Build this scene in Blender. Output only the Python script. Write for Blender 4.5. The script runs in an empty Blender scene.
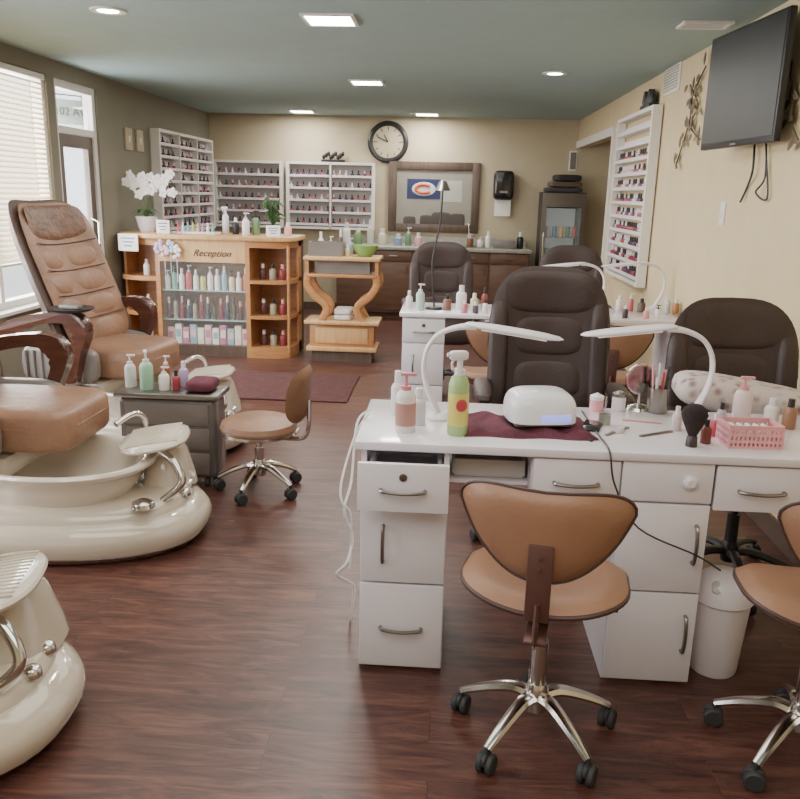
import bpy, bmesh, math, random
from mathutils import Vector, Matrix
random.seed(7)
PI=math.pi
COL=bpy.context.scene.collection
V=Vector
# ------------------------------------------------------------ camera model
H=1.5; FPX=800.0
RO=math.atan(.025); PT=math.atan(205.75/800.0); YW=math.radians(3.11)
Rl=V((math.cos(YW),math.sin(YW),0)); Fl=V((-math.sin(YW),math.cos(YW),0)); Z=V((0,0,1))
Dv=Fl*math.cos(PT)-Z*math.sin(PT); Dl=-Fl*math.sin(PT)-Z*math.cos(PT)
Ri=Rl*math.cos(RO)-Dl*math.sin(RO); Di=Rl*math.sin(RO)+Dl*math.cos(RO)
CAM=V((0,0,H))
def ray(px,py): return Dv*FPX+Ri*(px-400)+Di*(py-399.5)
def atY(px,py,Y): d=ray(px,py); return CAM+d*(Y/d.y)
def atX(px,py,X): d=ray(px,py); return CAM+d*(X/d.x)
def atZ(px,py,z): d=ray(px,py); return CAM+d*((z-H)/d.z)
cd=bpy.data.cameras.new('camera'); cd.lens=36.0; cd.sensor_width=36.0; cd.clip_start=.05
co=bpy.data.objects.new('camera',cd); COL.objects.link(co)
m=Matrix.Identity(4)
for i,c in enumerate((Ri,-Di,-Dv)):
    for j in range(3): m[j][i]=c[j]
m.translation=CAM; co.matrix_world=m
bpy.context.scene.camera=co
# ------------------------------------------------------------ materials
def lin(c):
    return tuple(((x/255)/12.92 if x/255<=.04045 else ((x/255+.055)/1.055)**2.4) for x in c)
def mat(name,col,rough=.5,metal=0,noise=.12,scale=6,bump=0,trans=0,emit=0,coat=0,stretch=(1,1,1),alpha=1,bscale=None):
    mt=bpy.data.materials.new(name); mt.use_nodes=True; nt=mt.node_tree; b=nt.nodes['Principled BSDF']
    c=lin(col)+(1,)
    b.inputs['Roughness'].default_value=rough; b.inputs['Metallic'].default_value=metal
    b.inputs['Transmission Weight'].default_value=trans; b.inputs['Coat Weight'].default_value=coat
    b.inputs['Alpha'].default_value=alpha
    tc=nt.nodes.new('ShaderNodeTexCoord'); mp=nt.nodes.new('ShaderNodeMapping'); mp.inputs['Scale'].default_value=stretch
    nt.links.new(tc.outputs['Object'],mp.inputs['Vector'])
    nz=nt.nodes.new('ShaderNodeTexNoise'); nz.inputs['Scale'].default_value=scale; nz.inputs['Detail'].default_value=4
    nt.links.new(mp.outputs[0],nz.inputs['Vector'])
    rp=nt.nodes.new('ShaderNodeValToRGB'); rp.color_ramp.elements[0].position=.3; rp.color_ramp.elements[1].position=.7
    rp.color_ramp.elements[0].color=tuple(x*(1-noise) for x in c[:3])+(1,); rp.color_ramp.elements[1].color=tuple(min(1,x*(1+noise)) for x in c[:3])+(1,)
    nt.links.new(nz.outputs['Fac'],rp.inputs['Fac']); nt.links.new(rp.outputs['Color'],b.inputs['Base Color'])
    if emit:
        b.inputs['Emission Color'].default_value=c; b.inputs['Emission Strength'].default_value=emit
    if bump:
        n2=nt.nodes.new('ShaderNodeTexNoise'); n2.inputs['Scale'].default_value=bscale or scale*8
        nt.links.new(mp.outputs[0],n2.inputs['Vector'])
        bp=nt.nodes.new('ShaderNodeBump'); bp.inputs['Strength'].default_value=bump; bp.inputs['Distance'].default_value=.01
        nt.links.new(n2.outputs['Fac'],bp.inputs['Height']); nt.links.new(bp.outputs['Normal'],b.inputs['Normal'])
    return mt
M={}
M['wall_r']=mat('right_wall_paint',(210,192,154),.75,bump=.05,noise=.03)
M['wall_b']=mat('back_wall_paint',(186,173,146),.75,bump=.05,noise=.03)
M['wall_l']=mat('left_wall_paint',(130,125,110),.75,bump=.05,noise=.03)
M['ceil']=mat('ceiling_paint',(154,176,176),.8,bump=.08,noise=.03)
M['white']=mat('white_laminate',(228,222,228),.35,noise=.02)
M['trim']=mat('white_trim_paint',(228,224,218),.45,noise=.02)
M['rackback']=mat('rack_back_grey',(170,165,162),.5,noise=.04)
M['top']=mat('desktop_laminate',(224,218,224),.22,noise=.03,coat=.3)
M['chrome']=mat('chrome',(215,212,208),.16,1,noise=.03)
M['nickel']=mat('brushed_nickel',(150,146,142),.3,1,noise=.05)
M['tan']=mat('tan_leather',(146,108,84),.45,bump=.12,noise=.08,bscale=90)
M['seatbrown']=mat('caramel_leather',(142,106,84),.42,bump=.3,noise=.2,bscale=30)
M['headpad']=mat('embossed_brown_leather',(112,80,64),.42,bump=.6,noise=.3,scale=14,bscale=40)
M['dkbrown']=mat('espresso_leather',(60,46,44),.48,bump=.15,noise=.12,bscale=80)
M['dkside']=mat('dark_brown_side_vinyl',(86,66,60),.42,bump=.15,noise=.12,bscale=80)
M['piping']=mat('dark_brown_piping',(72,50,46),.45)
M['rust']=mat('brown_painted_steel',(98,68,62),.4,.3)
M['black']=mat('black_plastic',(42,41,43),.4)
M['blackgloss']=mat('glossy_black',(28,28,30),.15,coat=.5)
M['rubber']=mat('black_rubber',(50,50,52),.65)
M['beige']=mat('glossy_beige_gelcoat',(200,188,170),.14,noise=.03,coat=.8)
M['bowl']=mat('cream_gelcoat',(218,208,192),.14,noise=.02,coat=.8)
M['taupe']=mat('taupe_gelcoat',(132,108,98),.2,noise=.05,coat=.6)
M['redwood']=mat('red_brown_lacquered_wood',(80,46,36),.22,noise=.3,scale=5,stretch=(1,8,8),coat=.6)
M['wood']=mat('orange_oak',(182,130,84),.35,noise=.16,scale=4,stretch=(1,1,8),coat=.2)
M['woodlt']=mat('light_maple',(206,164,114),.35,noise=.12,scale=4,stretch=(8,1,1))
M['wooddk']=mat('dark_walnut',(88,73,63),.4,noise=.25,scale=4,stretch=(8,1,1))
M['cab']=mat('brown_cabinet_wood',(106,78,62),.45,noise=.2,scale=4,stretch=(1,1,6))
M['greystone']=mat('grey_counter',(160,158,150),.3,noise=.2,scale=30)
M['greyflute']=mat('silver_grey_plastic',(124,116,112),.35,noise=.08)
M['glassthin']=mat('thin_clear_glass',(225,235,235),.05,noise=0,alpha=.12)
M['blind']=mat('blind_slats',(234,216,184),.6,noise=.03)
M['emit']=mat('lit_diffuser',(255,250,240),.5,noise=0,emit=28)
M['emits']=mat('lit_bulb',(255,248,238),.5,noise=0,emit=60)
M['maroon']=mat('maroon_terry_cloth',(102,48,64),.9,bump=.8,noise=.25,scale=20,bscale=200)
M['mat']=mat('dark_red_mat',(84,46,46),.9,bump=.6,noise=.25,scale=20,bscale=250)
M['pink']=mat('pink_plastic',(222,160,166),.4)
M['paper']=mat('white_paper',(238,236,230),.8,noise=.02)
M['terry']=mat('white_towel',(226,220,212),.9,bump=.5,bscale=200)
M['gold']=mat('aged_bronze',(112,98,78),.5,.4,noise=.3)
M['leaf']=mat('green_leaf',(76,108,66),.5,noise=.3)
M['stem']=mat('green_stem',(84,112,60),.6)
M['petal']=mat('white_petal',(246,242,240),.6,noise=.03)
M['screen']=mat('screen_glass',(40,42,44),.4)
M['cord']=mat('white_cord',(225,222,218),.5)
M['rose']=mat('blue_led_display',(150,160,240),.3,emit=1.0,noise=0)
def cm(name,c,r=.35,**k):
    if name not in M: M[name]=mat(name,c,r,noise=k.pop('noise',.06),**k)
    return M[name]
def floor_mat():
    mt=bpy.data.materials.new('cherry_plank_floor'); mt.use_nodes=True; nt=mt.node_tree; N=nt.nodes; L=nt.links; b=N['Principled BSDF']
    tc=N.new('ShaderNodeTexCoord')
    br=N.new('ShaderNodeTexBrick'); br.inputs['Color1'].default_value=(.46,.46,.46,1); br.inputs['Color2'].default_value=(.8,.8,.8,1)
    br.inputs['Mortar'].default_value=(.1,.1,.1,1); br.inputs['Scale'].default_value=1; br.inputs['Mortar Size'].default_value=.002
    br.inputs['Brick Width'].default_value=1.22; br.inputs['Row Height'].default_value=.15; br.offset=.37
    L.new(tc.outputs['Object'],br.inputs['Vector'])
    mp=N.new('ShaderNodeMapping'); mp.inputs['Scale'].default_value=(2.1,13,1); L.new(tc.outputs['Object'],mp.inputs['Vector'])
    ad=N.new('ShaderNodeVectorMath'); ad.operation='ADD'; L.new(mp.outputs[0],ad.inputs[0])
    sc=N.new('ShaderNodeVectorMath'); sc.operation='SCALE'; sc.inputs['Scale'].default_value=9; L.new(br.outputs['Color'],sc.inputs[0]); L.new(sc.outputs[0],ad.inputs[1])
    nz=N.new('ShaderNodeTexNoise'); nz.inputs['Scale'].default_value=1.6; nz.inputs['Detail'].default_value=10; nz.inputs['Roughness'].default_value=.7; nz.inputs['Distortion'].default_value=1.0
    L.new(ad.outputs[0],nz.inputs['Vector'])
    rp=N.new('ShaderNodeValToRGB'); e=rp.color_ramp.elements
    e[0].position=.33; e[0].color=lin((56,34,31))+(1,); e[1].position=.74; e[1].color=lin((128,88,74))+(1,)
    q=e.new(.5); q.color=lin((92,58,50))+(1,)
    L.new(nz.outputs['Fac'],rp.inputs['Fac'])
    mx=N.new('ShaderNodeMix'); mx.data_type='RGBA'; mx.blend_type='MULTIPLY'; mx.inputs['Factor'].default_value=.42
    L.new(rp.outputs['Color'],mx.inputs['A'])
    L.new(br.outputs['Color'],mx.inputs['B']); L.new(mx.outputs['Result'],b.inputs['Base Color'])
    b.inputs['Roughness'].default_value=.35; b.inputs['Specular IOR Level'].default_value=.48
    bp=N.new('ShaderNodeBump'); bp.inputs['Strength'].default_value=.22; bp.inputs['Distance'].default_value=.004; L.new(nz.outputs['Fac'],bp.inputs['Height']); L.new(bp.outputs['Normal'],b.inputs['Normal'])
    return mt
M['floor']=floor_mat()
# ------------------------------------------------------------ mesh builder
def catmull(P,n=6,closed=False):
    P=[V(p) for p in P]; out=[]; m_=len(P)
    for i in range(m_ if closed else m_-1):
        if closed: p0,p1,p2,p3=P[i-1],P[i],P[(i+1)%m_],P[(i+2)%m_]
        else: p0=P[max(i-1,0)];p1=P[i];p2=P[i+1];p3=P[min(i+2,m_-1)]
        for k in range(n):
            t=k/n
            out.append(.5*((2*p1)+(p2-p0)*t+(2*p0-5*p1+4*p2-p3)*t*t+(3*p1-p0-3*p2+p3)*t**3))
    if not closed: out.append(P[-1])
    return out
def spow(x,e): return math.copysign(abs(x)**e,x)
class MB:
    def __init__(s): s.bm=bmesh.new(); s.M=Matrix.Identity(4); s.mi=0
    def add(s,vs,fs):
        b=[s.bm.verts.new(s.M@V(v)) for v in vs]
        for f in fs:
            try: fa=s.bm.faces.new([b[i] for i in f]); fa.material_index=s.mi
            except ValueError: pass
        return b
    def box(s,c,d,bev=0,rot=None,seg=2):
        x,y,z=d[0]/2,d[1]/2,d[2]/2; R=rot or Matrix.Identity(3)
        vs=[V(c)+R@V((a*x,b*y,e*z)) for a in(-1,1) for b in(-1,1) for e in(-1,1)]
        b=s.add(vs,[(0,1,3,2),(4,6,7,5),(0,4,5,1),(2,3,7,6),(0,2,6,4),(1,5,7,3)])
        if bev:
            ed={e for v in b for e in v.link_edges}
            bmesh.ops.bevel(s.bm,geom=list(ed),offset=bev,segments=seg,affect='EDGES',profile=.5)
        return s
    def loft(s,rings,c0=True,c1=True):
        n=len(rings[0]); vs=[p for r in rings for p in r]; fs=[]
        for i in range(len(rings)-1):
            for k in range(n): a=i*n+k; b=i*n+(k+1)%n; fs.append((a,b,b+n,a+n))
        if c0: fs.append(tuple(range(n))[::-1])
        if c1: fs.append(tuple((len(rings)-1)*n+k for k in range(n)))
        s.last=s.add(vs,fs); return s
    def tube(s,P,r,seg=10,sm=0,flat=1.0,up=None):
        if sm:
            rr=r if isinstance(r,(list,tuple)) else [r]*len(P)
            R2=[]
            for i in range(len(P)-1):
                for k in range(sm): R2.append(rr[i]+(rr[i+1]-rr[i])*k/sm)
            R2.append(rr[-1]); P=catmull(P,sm); r=R2
        P=[V(p) for p in P]; rings=[]; n=len(P); N=None
        for i,p in enumerate(P):
            t=(P[min(i+1,n-1)]-P[max(i-1,0)]).normalized()
            if up is not None: N=V(up)
            elif N is None: N=V((0,0,1)) if abs(t.z)<.9 else V((1,0,0))
            N=(N-t*N.dot(t)).normalized(); B=t.cross(N)
            q=r[i] if isinstance(r,(list,tuple)) else r
            rings.append([p+N*(math.cos(a)*q*flat)+B*(math.sin(a)*q) for a in (2*PI*k/seg for k in range(seg))])
        return s.loft(rings)
    def cyl(s,a,b,r,r2=None,seg=20): return s.tube([a,b],[r,r if r2 is None else r2],seg)
    def lathe(s,prof,c=(0,0,0),seg=20,axis='z'):
        c=V(c); rings=[]
        for r,z in prof:
            r=max(r,.0002)
            ring=[]
            for k in range(seg):
                a=2*PI*k/seg; x,y=r*math.cos(a),r*math.sin(a)
                ring.append(c+(V((x,y,z)) if axis=='z' else V((z,x,y)) if axis=='x' else V((y,z,x))))
            rings.append(ring)
        return s.loft(rings)
    def sel(s,c,d,e=.5,e2=None,nu=28,nv=14,z0=-PI/2,R=None):
        e2=e2 or e; c=V(c); rings=[]; R=R or Matrix.Identity(3)
        for i in range(nv+1):
            ph=z0+(PI/2-z0)*i/nv; cp=max(abs(math.cos(ph))**e,.0015); sp=spow(math.sin(ph),e)
            rings.append([c+R@V((d[0]*cp*spow(math.cos(a),e2),d[1]*cp*spow(math.sin(a),e2),d[2]*sp)) for a in (2*PI*k/nu for k in range(nu))])
        return s.loft(rings)
    def puff(s,out,pos,n,T,nr=8,seg=44,p=3.5,both=True):
        top=[];bot=[]
        for i in range(nr+1):
            r=max(i/nr,.001); t=T*max(0,(1-r**p))**.5 if i<nr else 0
            ra=[];rb=[]
            for k in range(seg):
                a=2*PI*k/seg; x,y=out(a); P=V(pos(x*r,y*r)); nn=V(n(x*r,y*r)) if callable(n) else V(n)
                ra.append(P+nn*t); rb.append(P-nn*(t if both else t*.35))
            top.append(ra);bot.append(rb)
        return s.loft(top+bot[::-1][1:])
    def outline(s,out,pos,r,seg=44):
        P=[V(pos(*out(2*PI*k/seg))) for k in range(seg+1)]
        return s.tube(P,r,6)
    def prism(s,pts,ax,t0,t1,bev=0):
        f={'x':lambda a,b,t:(t,a,b),'y':lambda a,b,t:(a,t,b),'z':lambda a,b,t:(a,b,t)}[ax]
        s.loft([[f(a,b,t0) for a,b in pts],[f(a,b,t1) for a,b in pts]])
        if bev:
            n=len(pts); A=set(s.last[:n])
            ed=[e for v in s.last for e in v.link_edges if (e.verts[0] in A)==(e.verts[1] in A)]
            bmesh.ops.bevel(s.bm,geom=list(set(ed)),offset=bev,segments=3,affect='EDGES',profile=.5,clamp_overlap=True)
        return s
    def mesh(s,name,ms,smooth=True,ang=38):
        bmesh.ops.recalc_face_normals(s.bm,faces=s.bm.faces)
        me=bpy.data.meshes.new(name); s.bm.to_mesh(me); s.bm.free()
        for q in (ms if isinstance(ms,(list,tuple)) else [ms]): me.materials.append(q)
        if smooth:
            me.shade_smooth()
            me.set_sharp_from_angle(angle=math.radians(ang))
        return me
    def build(s,name,ms,parent=None,loc=None,rz=0,label=None):
        o=bpy.data.objects.new(name,s.mesh(name,ms)); COL.objects.link(o)
        if parent: o.parent=parent
        if loc is not None: o.location=loc
        o.rotation_euler=(0,0,rz)
        if label: o['label']=label
        return o
def tag(o,label,cat,group=None,kind=None):
    if label: o['label']=label
    if cat: o['category']=cat
    if group: o['group']=group
    if kind: o['kind']=kind
    return o
def thing(name,label,cat,loc=(0,0,0),rz=0,group=None):
    o=bpy.data.objects.new(name,None); COL.objects.link(o); o.empty_display_size=.1; o.location=loc; o.rotation_euler=(0,0,rz)
    return tag(o,label,cat,group)
def one(name,label,cat,mb,ms,loc=(0,0,0),rz=0,group=None): return tag(mb.build(name,ms,None,loc,rz),label,cat,group)
def struct(name,mb,ms): return tag(mb.build(name,ms),None,None,None,'structure')
def inst(name,me,loc,parent=None,rz=0,**k):
    o=bpy.data.objects.new(name,me); COL.objects.link(o); o.location=loc; o.rotation_euler=(0,0,rz)
    if parent: o.parent=parent
    if k: tag(o,k.get('label'),k.get('cat'),k.get('group'))
    return o
def rect(a,w,h,e=.35): return (w*spow(math.cos(a),e),h*spow(math.sin(a),e))
def text(name,body,size,m,parent,mw,shear=0,ext=.001):
    cu=bpy.data.curves.new(name,'FONT'); cu.body=body; cu.size=size; cu.extrude=ext; cu.shear=shear; cu.align_x='CENTER'; cu.align_y='CENTER'
    t=bpy.data.objects.new('tmp',cu); COL.objects.link(t); bpy.context.view_layer.update()
    me=bpy.data.meshes.new_from_object(t.evaluated_get(bpy.context.evaluated_depsgraph_get())); bpy.data.objects.remove(t)
    me.materials.clear(); me.materials.append(m)
    o=bpy.data.objects.new(name,me); COL.objects.link(o); o.parent=parent; o.matrix_local=mw; return o
RX90=Matrix.Rotation(PI/2,4,'X')
# ------------------------------------------------------------ room shell
XL,XR,YB,YF,ZC=-3.05,1.55,10.4,-1.6,2.42
struct('floor',MB().box(((XL+2.4)/2,(YB+YF)/2,-.05),(2.4-XL,YB-YF,.1)),M['floor'])
struct('ceiling',MB().box(((XL+2.4)/2,(YB+YF)/2,ZC+.05),(2.4-XL,YB-YF,.1)),M['ceil'])
struct('wall_back',MB().box(((XL+2.4)/2,YB+.06,ZC/2),(2.4-XL,.12,ZC)),M['wall_b'])
struct('wall_front',MB().box(((XL+2.4)/2,YF-.06,ZC/2),(2.4-XL,.12,ZC)),M['wall_b'])
w=MB(); t=.14
def ws(y0,y1,z0,z1,x=XL,tt=-t): w.box((x+tt/2,(y0+y1)/2,(z0+z1)/2),(abs(tt),y1-y0,z1-z0))
WT=2.3
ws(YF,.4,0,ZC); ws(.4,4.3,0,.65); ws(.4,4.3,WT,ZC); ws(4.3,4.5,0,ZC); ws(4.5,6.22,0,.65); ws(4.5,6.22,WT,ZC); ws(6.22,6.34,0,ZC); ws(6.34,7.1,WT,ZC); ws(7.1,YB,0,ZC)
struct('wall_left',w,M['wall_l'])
w=MB(); DY0=8.15
ws(YF,DY0,0,ZC,XR,.12); ws(DY0,YB,2.1,ZC,XR,.12)
struct('wall_right',w,M['wall_r'])
struct('wall_alcove',MB().box((2.34,9.25,ZC/2),(.12,YB-DY0+.1,ZC)).box((2.0,DY0-.06,ZC/2),(.8,.12,ZC)),M['wall_b'])
tr=MB(); tr.box((XR-.012,DY0-.03,1.07),(.03,.08,2.14)).box((XR-.012,(DY0+YB)/2,2.13),(.03,YB-DY0,.08))
struct('trim_1',tr,M['trim'])
struct('baseboard_right',MB().box((XR-.008,(YF+DY0)/2-.04,.05),(.016,DY0-YF-.1,.1)),M['wooddk'])
struct('baseboard_back',MB().box((XL/2+.4,YB-.008,.05),(3.6,.016,.1)),M['wooddk'])
struct('baseboard_left',MB().box((XL+.008,8.75,.05),(.016,3.2,.1)).box((XL+.008,1.4,.05),(.016,5.8,.1)),M['wooddk'])
def window(n,y0,y1,z0,z1,mull):
    f=MB(); x=XL-.06
    for yy in (y0+.025,y1-.025): f.box((x,yy,(z0+z1)/2),(.08,.05,z1-z0))
    for zz in (z0+.025,z1-.025): f.box((x,(y0+y1)/2,zz),(.08,y1-y0-.1,.05))
    for yy in mull: f.box((x,yy,(z0+z1)/2),(.06,.05,z1-z0-.1))
    o=struct('window_%d'%n,f,M['trim'])
    MB().box((x,(y0+y1)/2,(z0+z1)/2),(.006,y1-y0-.1,z1-z0-.1)).build('pane',M['glassthin'],o)
    MB().box((XL+.02,(y0+y1)/2,z0-.012),(.12,y1-y0,.025),.004).build('window_sill',M['trim'],o)
    return o
window(1,4.5,6.22,.65,WT,[5.4]); window(2,.4,4.3,.65,WT,[1.7,3.0])
f=MB(); x=XL-.06
for yy in (6.37,7.07): f.box((x,yy,WT/2),(.08,.06,WT))
f.box((x,6.72,WT-.03),(.08,.64,.06)).box((x,6.72,1.93),(.08,.64,.05))
d=struct('door_1',f,M['trim'])
dl=MB()
for yy in (6.45,6.99): dl.box((x,yy,.95),(.045,.09,1.9))
dl.box((x,6.72,.12),(.045,.45,.22)).box((x,6.72,1.85),(.045,.45,.1))
dl=dl.build('door_leaf',M['wooddk'],d)
MB().box((x,6.72,1.01),(.006,.45,1.58)).build('pane',M['glassthin'],dl)
MB().tube([(x+.02,6.93,.95),(x+.08,6.93,.98),(x+.08,6.93,1.2),(x+.02,6.93,1.23)],.01).build('door_handle',M['chrome'],dl)
MB().box((x,6.72,2.1),(.006,.64,.29)).build('transom_pane',M['glassthin'],d)
sg=thing('street_sign','white sign lettered 102 AV hanging in the glass above the street door','sign',(XL-.185,6.97,2.1),PI/2-.7)
MB().box((0,0,0),(.31,.016,.2),.004).build('sign_plate',cm('sign_white',(150,160,152)),sg)
text('lettering','102 AV',.09,cm('sign_dark',(12,22,20)),sg,Matrix.Translation((0,-.01,0))@RX90,0,.002)
MB().box((0,.0,.135),(.28,.012,.01)).cyl((-.12,0,.09),(-.12,0,.135),.004).cyl((.12,0,.09),(.12,0,.135),.004).build('hanger',M['black'],sg)
bl=thing('window_blind','cream horizontal slat blind lowered in the front window at far left','blind',(XL-.005,5.35,0))
s=MB()
for i in range(36):
    z=.98+i*.0355; s.box((0,0,z),(.034,1.6,.0015),rot=Matrix.Rotation(math.radians(38),3,'Y'))
s.build('slats',M['blind'],bl)
MB().box((0,0,2.27),(.05,1.62,.04),.004).build('head_rail',M['trim'],bl)
MB().box((0,0,.95),(.035,1.6,.018),.003).build('bottom_rail',M['trim'],bl)
for yy in(-.6,0,.6): MB().cyl((.02,yy,.95),(.02,yy,2.27),.0015,seg=5).build('ladder_cord',M['cord'],bl)
bl2=thing('window_blind','short cream blind raised high behind the nearer pedicure chairs','blind',(XL-.005,2.35,0))
s=MB()
for i in range(12): s.box((0,0,1.82+i*.0355),(.034,3.7,.0015),rot=Matrix.Rotation(math.radians(25),3,'Y'))
s.build('slats',M['blind'],bl2); MB().box((0,0,2.27),(.05,3.75,.04)).build('head_rail',M['trim'],bl2)
struct('ground',MB().box((-9,5,-.08),(11.6,24,.1)),cm('pavement',(190,188,180),.8,scale=3))
struct('wall_street',MB().box((-13,6,1.6),(.3,22,3.4)),cm('street_facade',(150,160,168),.8,scale=1.5,noise=.25))
# ------------------------------------------------------------ ceiling fixtures
def square_light(px,py,w,label):
    p=atZ(px,py,ZC); t=thing('ceiling_light',label,'ceiling light',(p.x,p.y,ZC))
    f=MB()
    for a in(-1,1): f.box((a*(w/2+.01),0,-.006),(.02,w+.04,.012)).box((0,a*(w/2+.01),-.006),(w,.02,.012))
    f.build('frame',M['trim'],t); MB().box((0,0,-.004),(w,w,.006)).build('diffuser',M['emit'],t)
    ld=bpy.data.lights.new('panel_lamp','AREA'); ld.size=w; ld.energy=17; ld.color=(1,.95,.87)
    lo=bpy.data.objects.new('panel_lamp',ld); COL.objects.link(lo); lo.location=(p.x,p.y,ZC-.02)
square_light(330,19,.25,'large square lit ceiling panel nearest the camera'); square_light(367,82,.25,'square lit ceiling panel in the middle of the row')
square_light(302,111,.25,'square lit ceiling panel above the polish racks at the back'); square_light(427,114,.25,'square lit ceiling panel near the wall clock')
def can(px,py,label):
    p=atZ(px,py,ZC); t=thing('recessed_downlight',label,'ceiling light',(p.x,p.y,ZC))
    MB().lathe([(.055,0),(.095,0),(.095,-.008),(.07,-.01),(.055,-.002)],seg=28).build('trim_ring',M['trim'],t)
    MB().lathe([(.0,-.003),(.055,-.003),(.055,-.006),(0,-.012)],seg=24).build('bulb',M['emits'],t)
can(108,10,'round recessed downlight in the ceiling near the window wall'); can(555,73,'round recessed downlight in the ceiling near the television')
p=atZ(705,24,ZC); t=thing('ceiling_vent','white slatted air vent in the ceiling above the television','vent',(p.x,p.y,ZC))
f=MB()
for a in(-1,1): f.box((a*.12,0,-.006),(.02,.17,.012)).box((0,a*.075,-.006),(.22,.02,.012))
f.build('frame',M['trim'],t); f=MB()
for i in range(6): f.box((0,-.055+i*.022,-.006),(.22,.012,.004),rot=Matrix.Rotation(.5,3,'X'))
f.build('louvres',M['trim'],t)
# ------------------------------------------------------------ shared makers
def star(root,R,zs,marm,rot=0,mcol=None,arch=.03):
    b=MB()
    for k in range(5):
        a=rot+2*PI*k/5; c,s_=math.cos(a),math.sin(a)
        b.tube([(c*.01,s_*.01,.125),(c*R*.3,s_*R*.3,.12+arch*.5),(c*R*.7,s_*R*.7,.095+arch*.3),(c*R,s_*R,.07)],[.024,.021,.017,.013],8,sm=4,flat=.8)
    b.lathe([(0,.085),(.03,.085),(.036,.12),(.034,.15),(.026,.17),(0,.17)]); b.build('star_base',marm,root)
    for k in range(5):
        a=rot+2*PI*k/5; q=MB(); q.M=Matrix.Translation((math.cos(a)*R,math.sin(a)*R,0))@Matrix.Rotation(a*1.7+k,4,'Z')
        for sx in(-1,1): q.lathe([(.0,-.009),(.024,-.009),(.028,-.005),(.028,.005),(.024,.009),(0,.009)],(sx*.014,0,.028),16,'x')
        q.sel((0,.0,.04),(.009,.026,.018),.7,nu=12,nv=8); q.cyl((0,0,.04),(0,0,.075),.007,seg=8)
        q.build('caster',M['rubber'],root)
    c=MB(); c.cyl((0,0,.15),(0,0,.15+(zs-.15)*.55),.024).cyl((0,0,.15+(zs-.15)*.5),(0,0,zs),.015)
    c.build('gas_column',mcol or M['chrome'],root)
def tan_chair(loc,rz,label,zseat=.46,seatm='tan',rot=.3,R=.22,sc=1):
    r=thing('salon_chair',label,'chair',loc,rz)
    star(r,R,zseat-.05,M['chrome'],rot-rz)
    def so(a):
        x,y=rect(a,.215*sc,.2,.8); return (x*(1+.1*(y<0)*abs(y)/.2),y)
    sp=lambda x,y:(x,y-.01,zseat+.9*x*x-.35*(y-.02)**2*(1 if y>0 else -1.2))
    MB().puff(so,sp,(0,0,1),.042).build('seat',M[seatm],r)
    MB().outline(so,lambda x,y:(x,y-.01,sp(x,y)[2]-.008),.007).build('seat_piping',M['piping'],r)
    def bo(a):
        x,z=rect(a,.21*sc,.122,.68); k=(z+.122)/.244
        return (x*(.66+.38*min(1,k*1.5)-.03*k*k),z+.03*(abs(x)/.2)**2)
    bp=lambda x,z:(x,-.235+1.4*x*x-.12*z,zseat+.235+z)
    MB().puff(bo,bp,(0,1,0),.03).build('backrest',M[seatm],r)
    MB().outline(bo,lambda x,z:(x,bp(x,z)[1]-.002,bp(x,z)[2]),.004).build('back_piping',M['piping'],r)
    b=MB(); b.box((0,-.268,zseat+.13),(.06,.008,.2),.003).box((0,-.2,zseat-.03),(.055,.14,.01),.003).tube([(0,-.27,zseat+.08),(0,-.275,zseat+.02),(0,-.25,zseat-.03),(0,-.2,zseat-.035)],.02,8,sm=4,flat=.35)
    for zz in(.07,.17,.2): b.lathe([(0,0),(.006,0),(.006,-.004),(0,-.005)],(0,-.272,zseat+zz),8,'y')
    b.build('back_bracket',M['rust'],r)
    MB().box((0,0,zseat-.04),(.16,.18,.02),.005).build('seat_plate',M['black'],r)
    MB().tube([(.05,0,zseat-.045),(.16,.02,zseat-.06),(.2,.02,zseat-.06)],.006).build('height_lever',M['black'],r)
    return r
def exec_chair(loc,rz,label,h=1.2,w=.27):
    r=thing('office_chair',label,'chair',loc,rz)      # sitter faces +y
    star(r,.3,.4,M['black'],.2,M['black'])
    MB().sel((0,.02,.47),(w,.26,.075),.45).build('seat',M['dkbrown'],r)
    MB().box((0,0,.395),(.3,.3,.02),.005).build('seat_plate',M['black'],r)
    zb=.5; hh=(h-zb)/2; zc=zb+hh
    def bo(a):
        x,z=rect(a,w,hh,.55); return (x*(1-.14*max(0,-z/hh)-.12*max(0,z/hh)**2),z)
    bp=lambda x,z:(x,-.27+.9*x*x-.14*z+.25*z*z,zc+z)
    MB().puff(bo,bp,(0,1,0),.045).build('backrest',M['dkbrown'],r)
    for i,(zz,ww,hz) in enumerate(((hh-.12,.74,.1),(hh-.31,.62,.1),(hh-.5,.6,.09))):
        o=lambda a,ww=ww,hz=hz:rect(a,w*ww,hz,.55)
        MB().puff(o,lambda x,z,zz=zz:(x,bp(x,z+zz)[1]+.03,zc+z+zz),(0,1,0),.024,nr=6,seg=36).build('back_cushion',M['dkbrown'],r)
    for sx in(-1,1):
        a=MB(); o=lambda a_:rect(a_,.045,hh*.7,.6)
        a.puff(o,lambda x,z,sx=sx:(sx*w*.82+x,bp(w*.84,z-.05)[1]+.02,zc+z-.05),(0,1,0),.03,nr=6,seg=30).build('side_bolster',M['dkbrown'],r)
        MB().sel((sx*(w+.02),.0,.68),(.04,.18,.03),.6,nu=20,nv=8).build('armrest',M['dkbrown'],r)
        MB().tube([(sx*(w+.02),.14,.66),(sx*(w+.02),.17,.56),(sx*(w+.01),.12,.44),(sx*(w-.08),.08,.41)],.018,8,sm=4).build('arm_support',M['black'],r)
        MB().tube([(sx*(w+.02),-.14,.66),(sx*(w+.01),-.17,.54),(sx*(w-.03),-.13,.47)],.016,8,sm=4).build('arm_support',M['black'],r)
    return r
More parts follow.
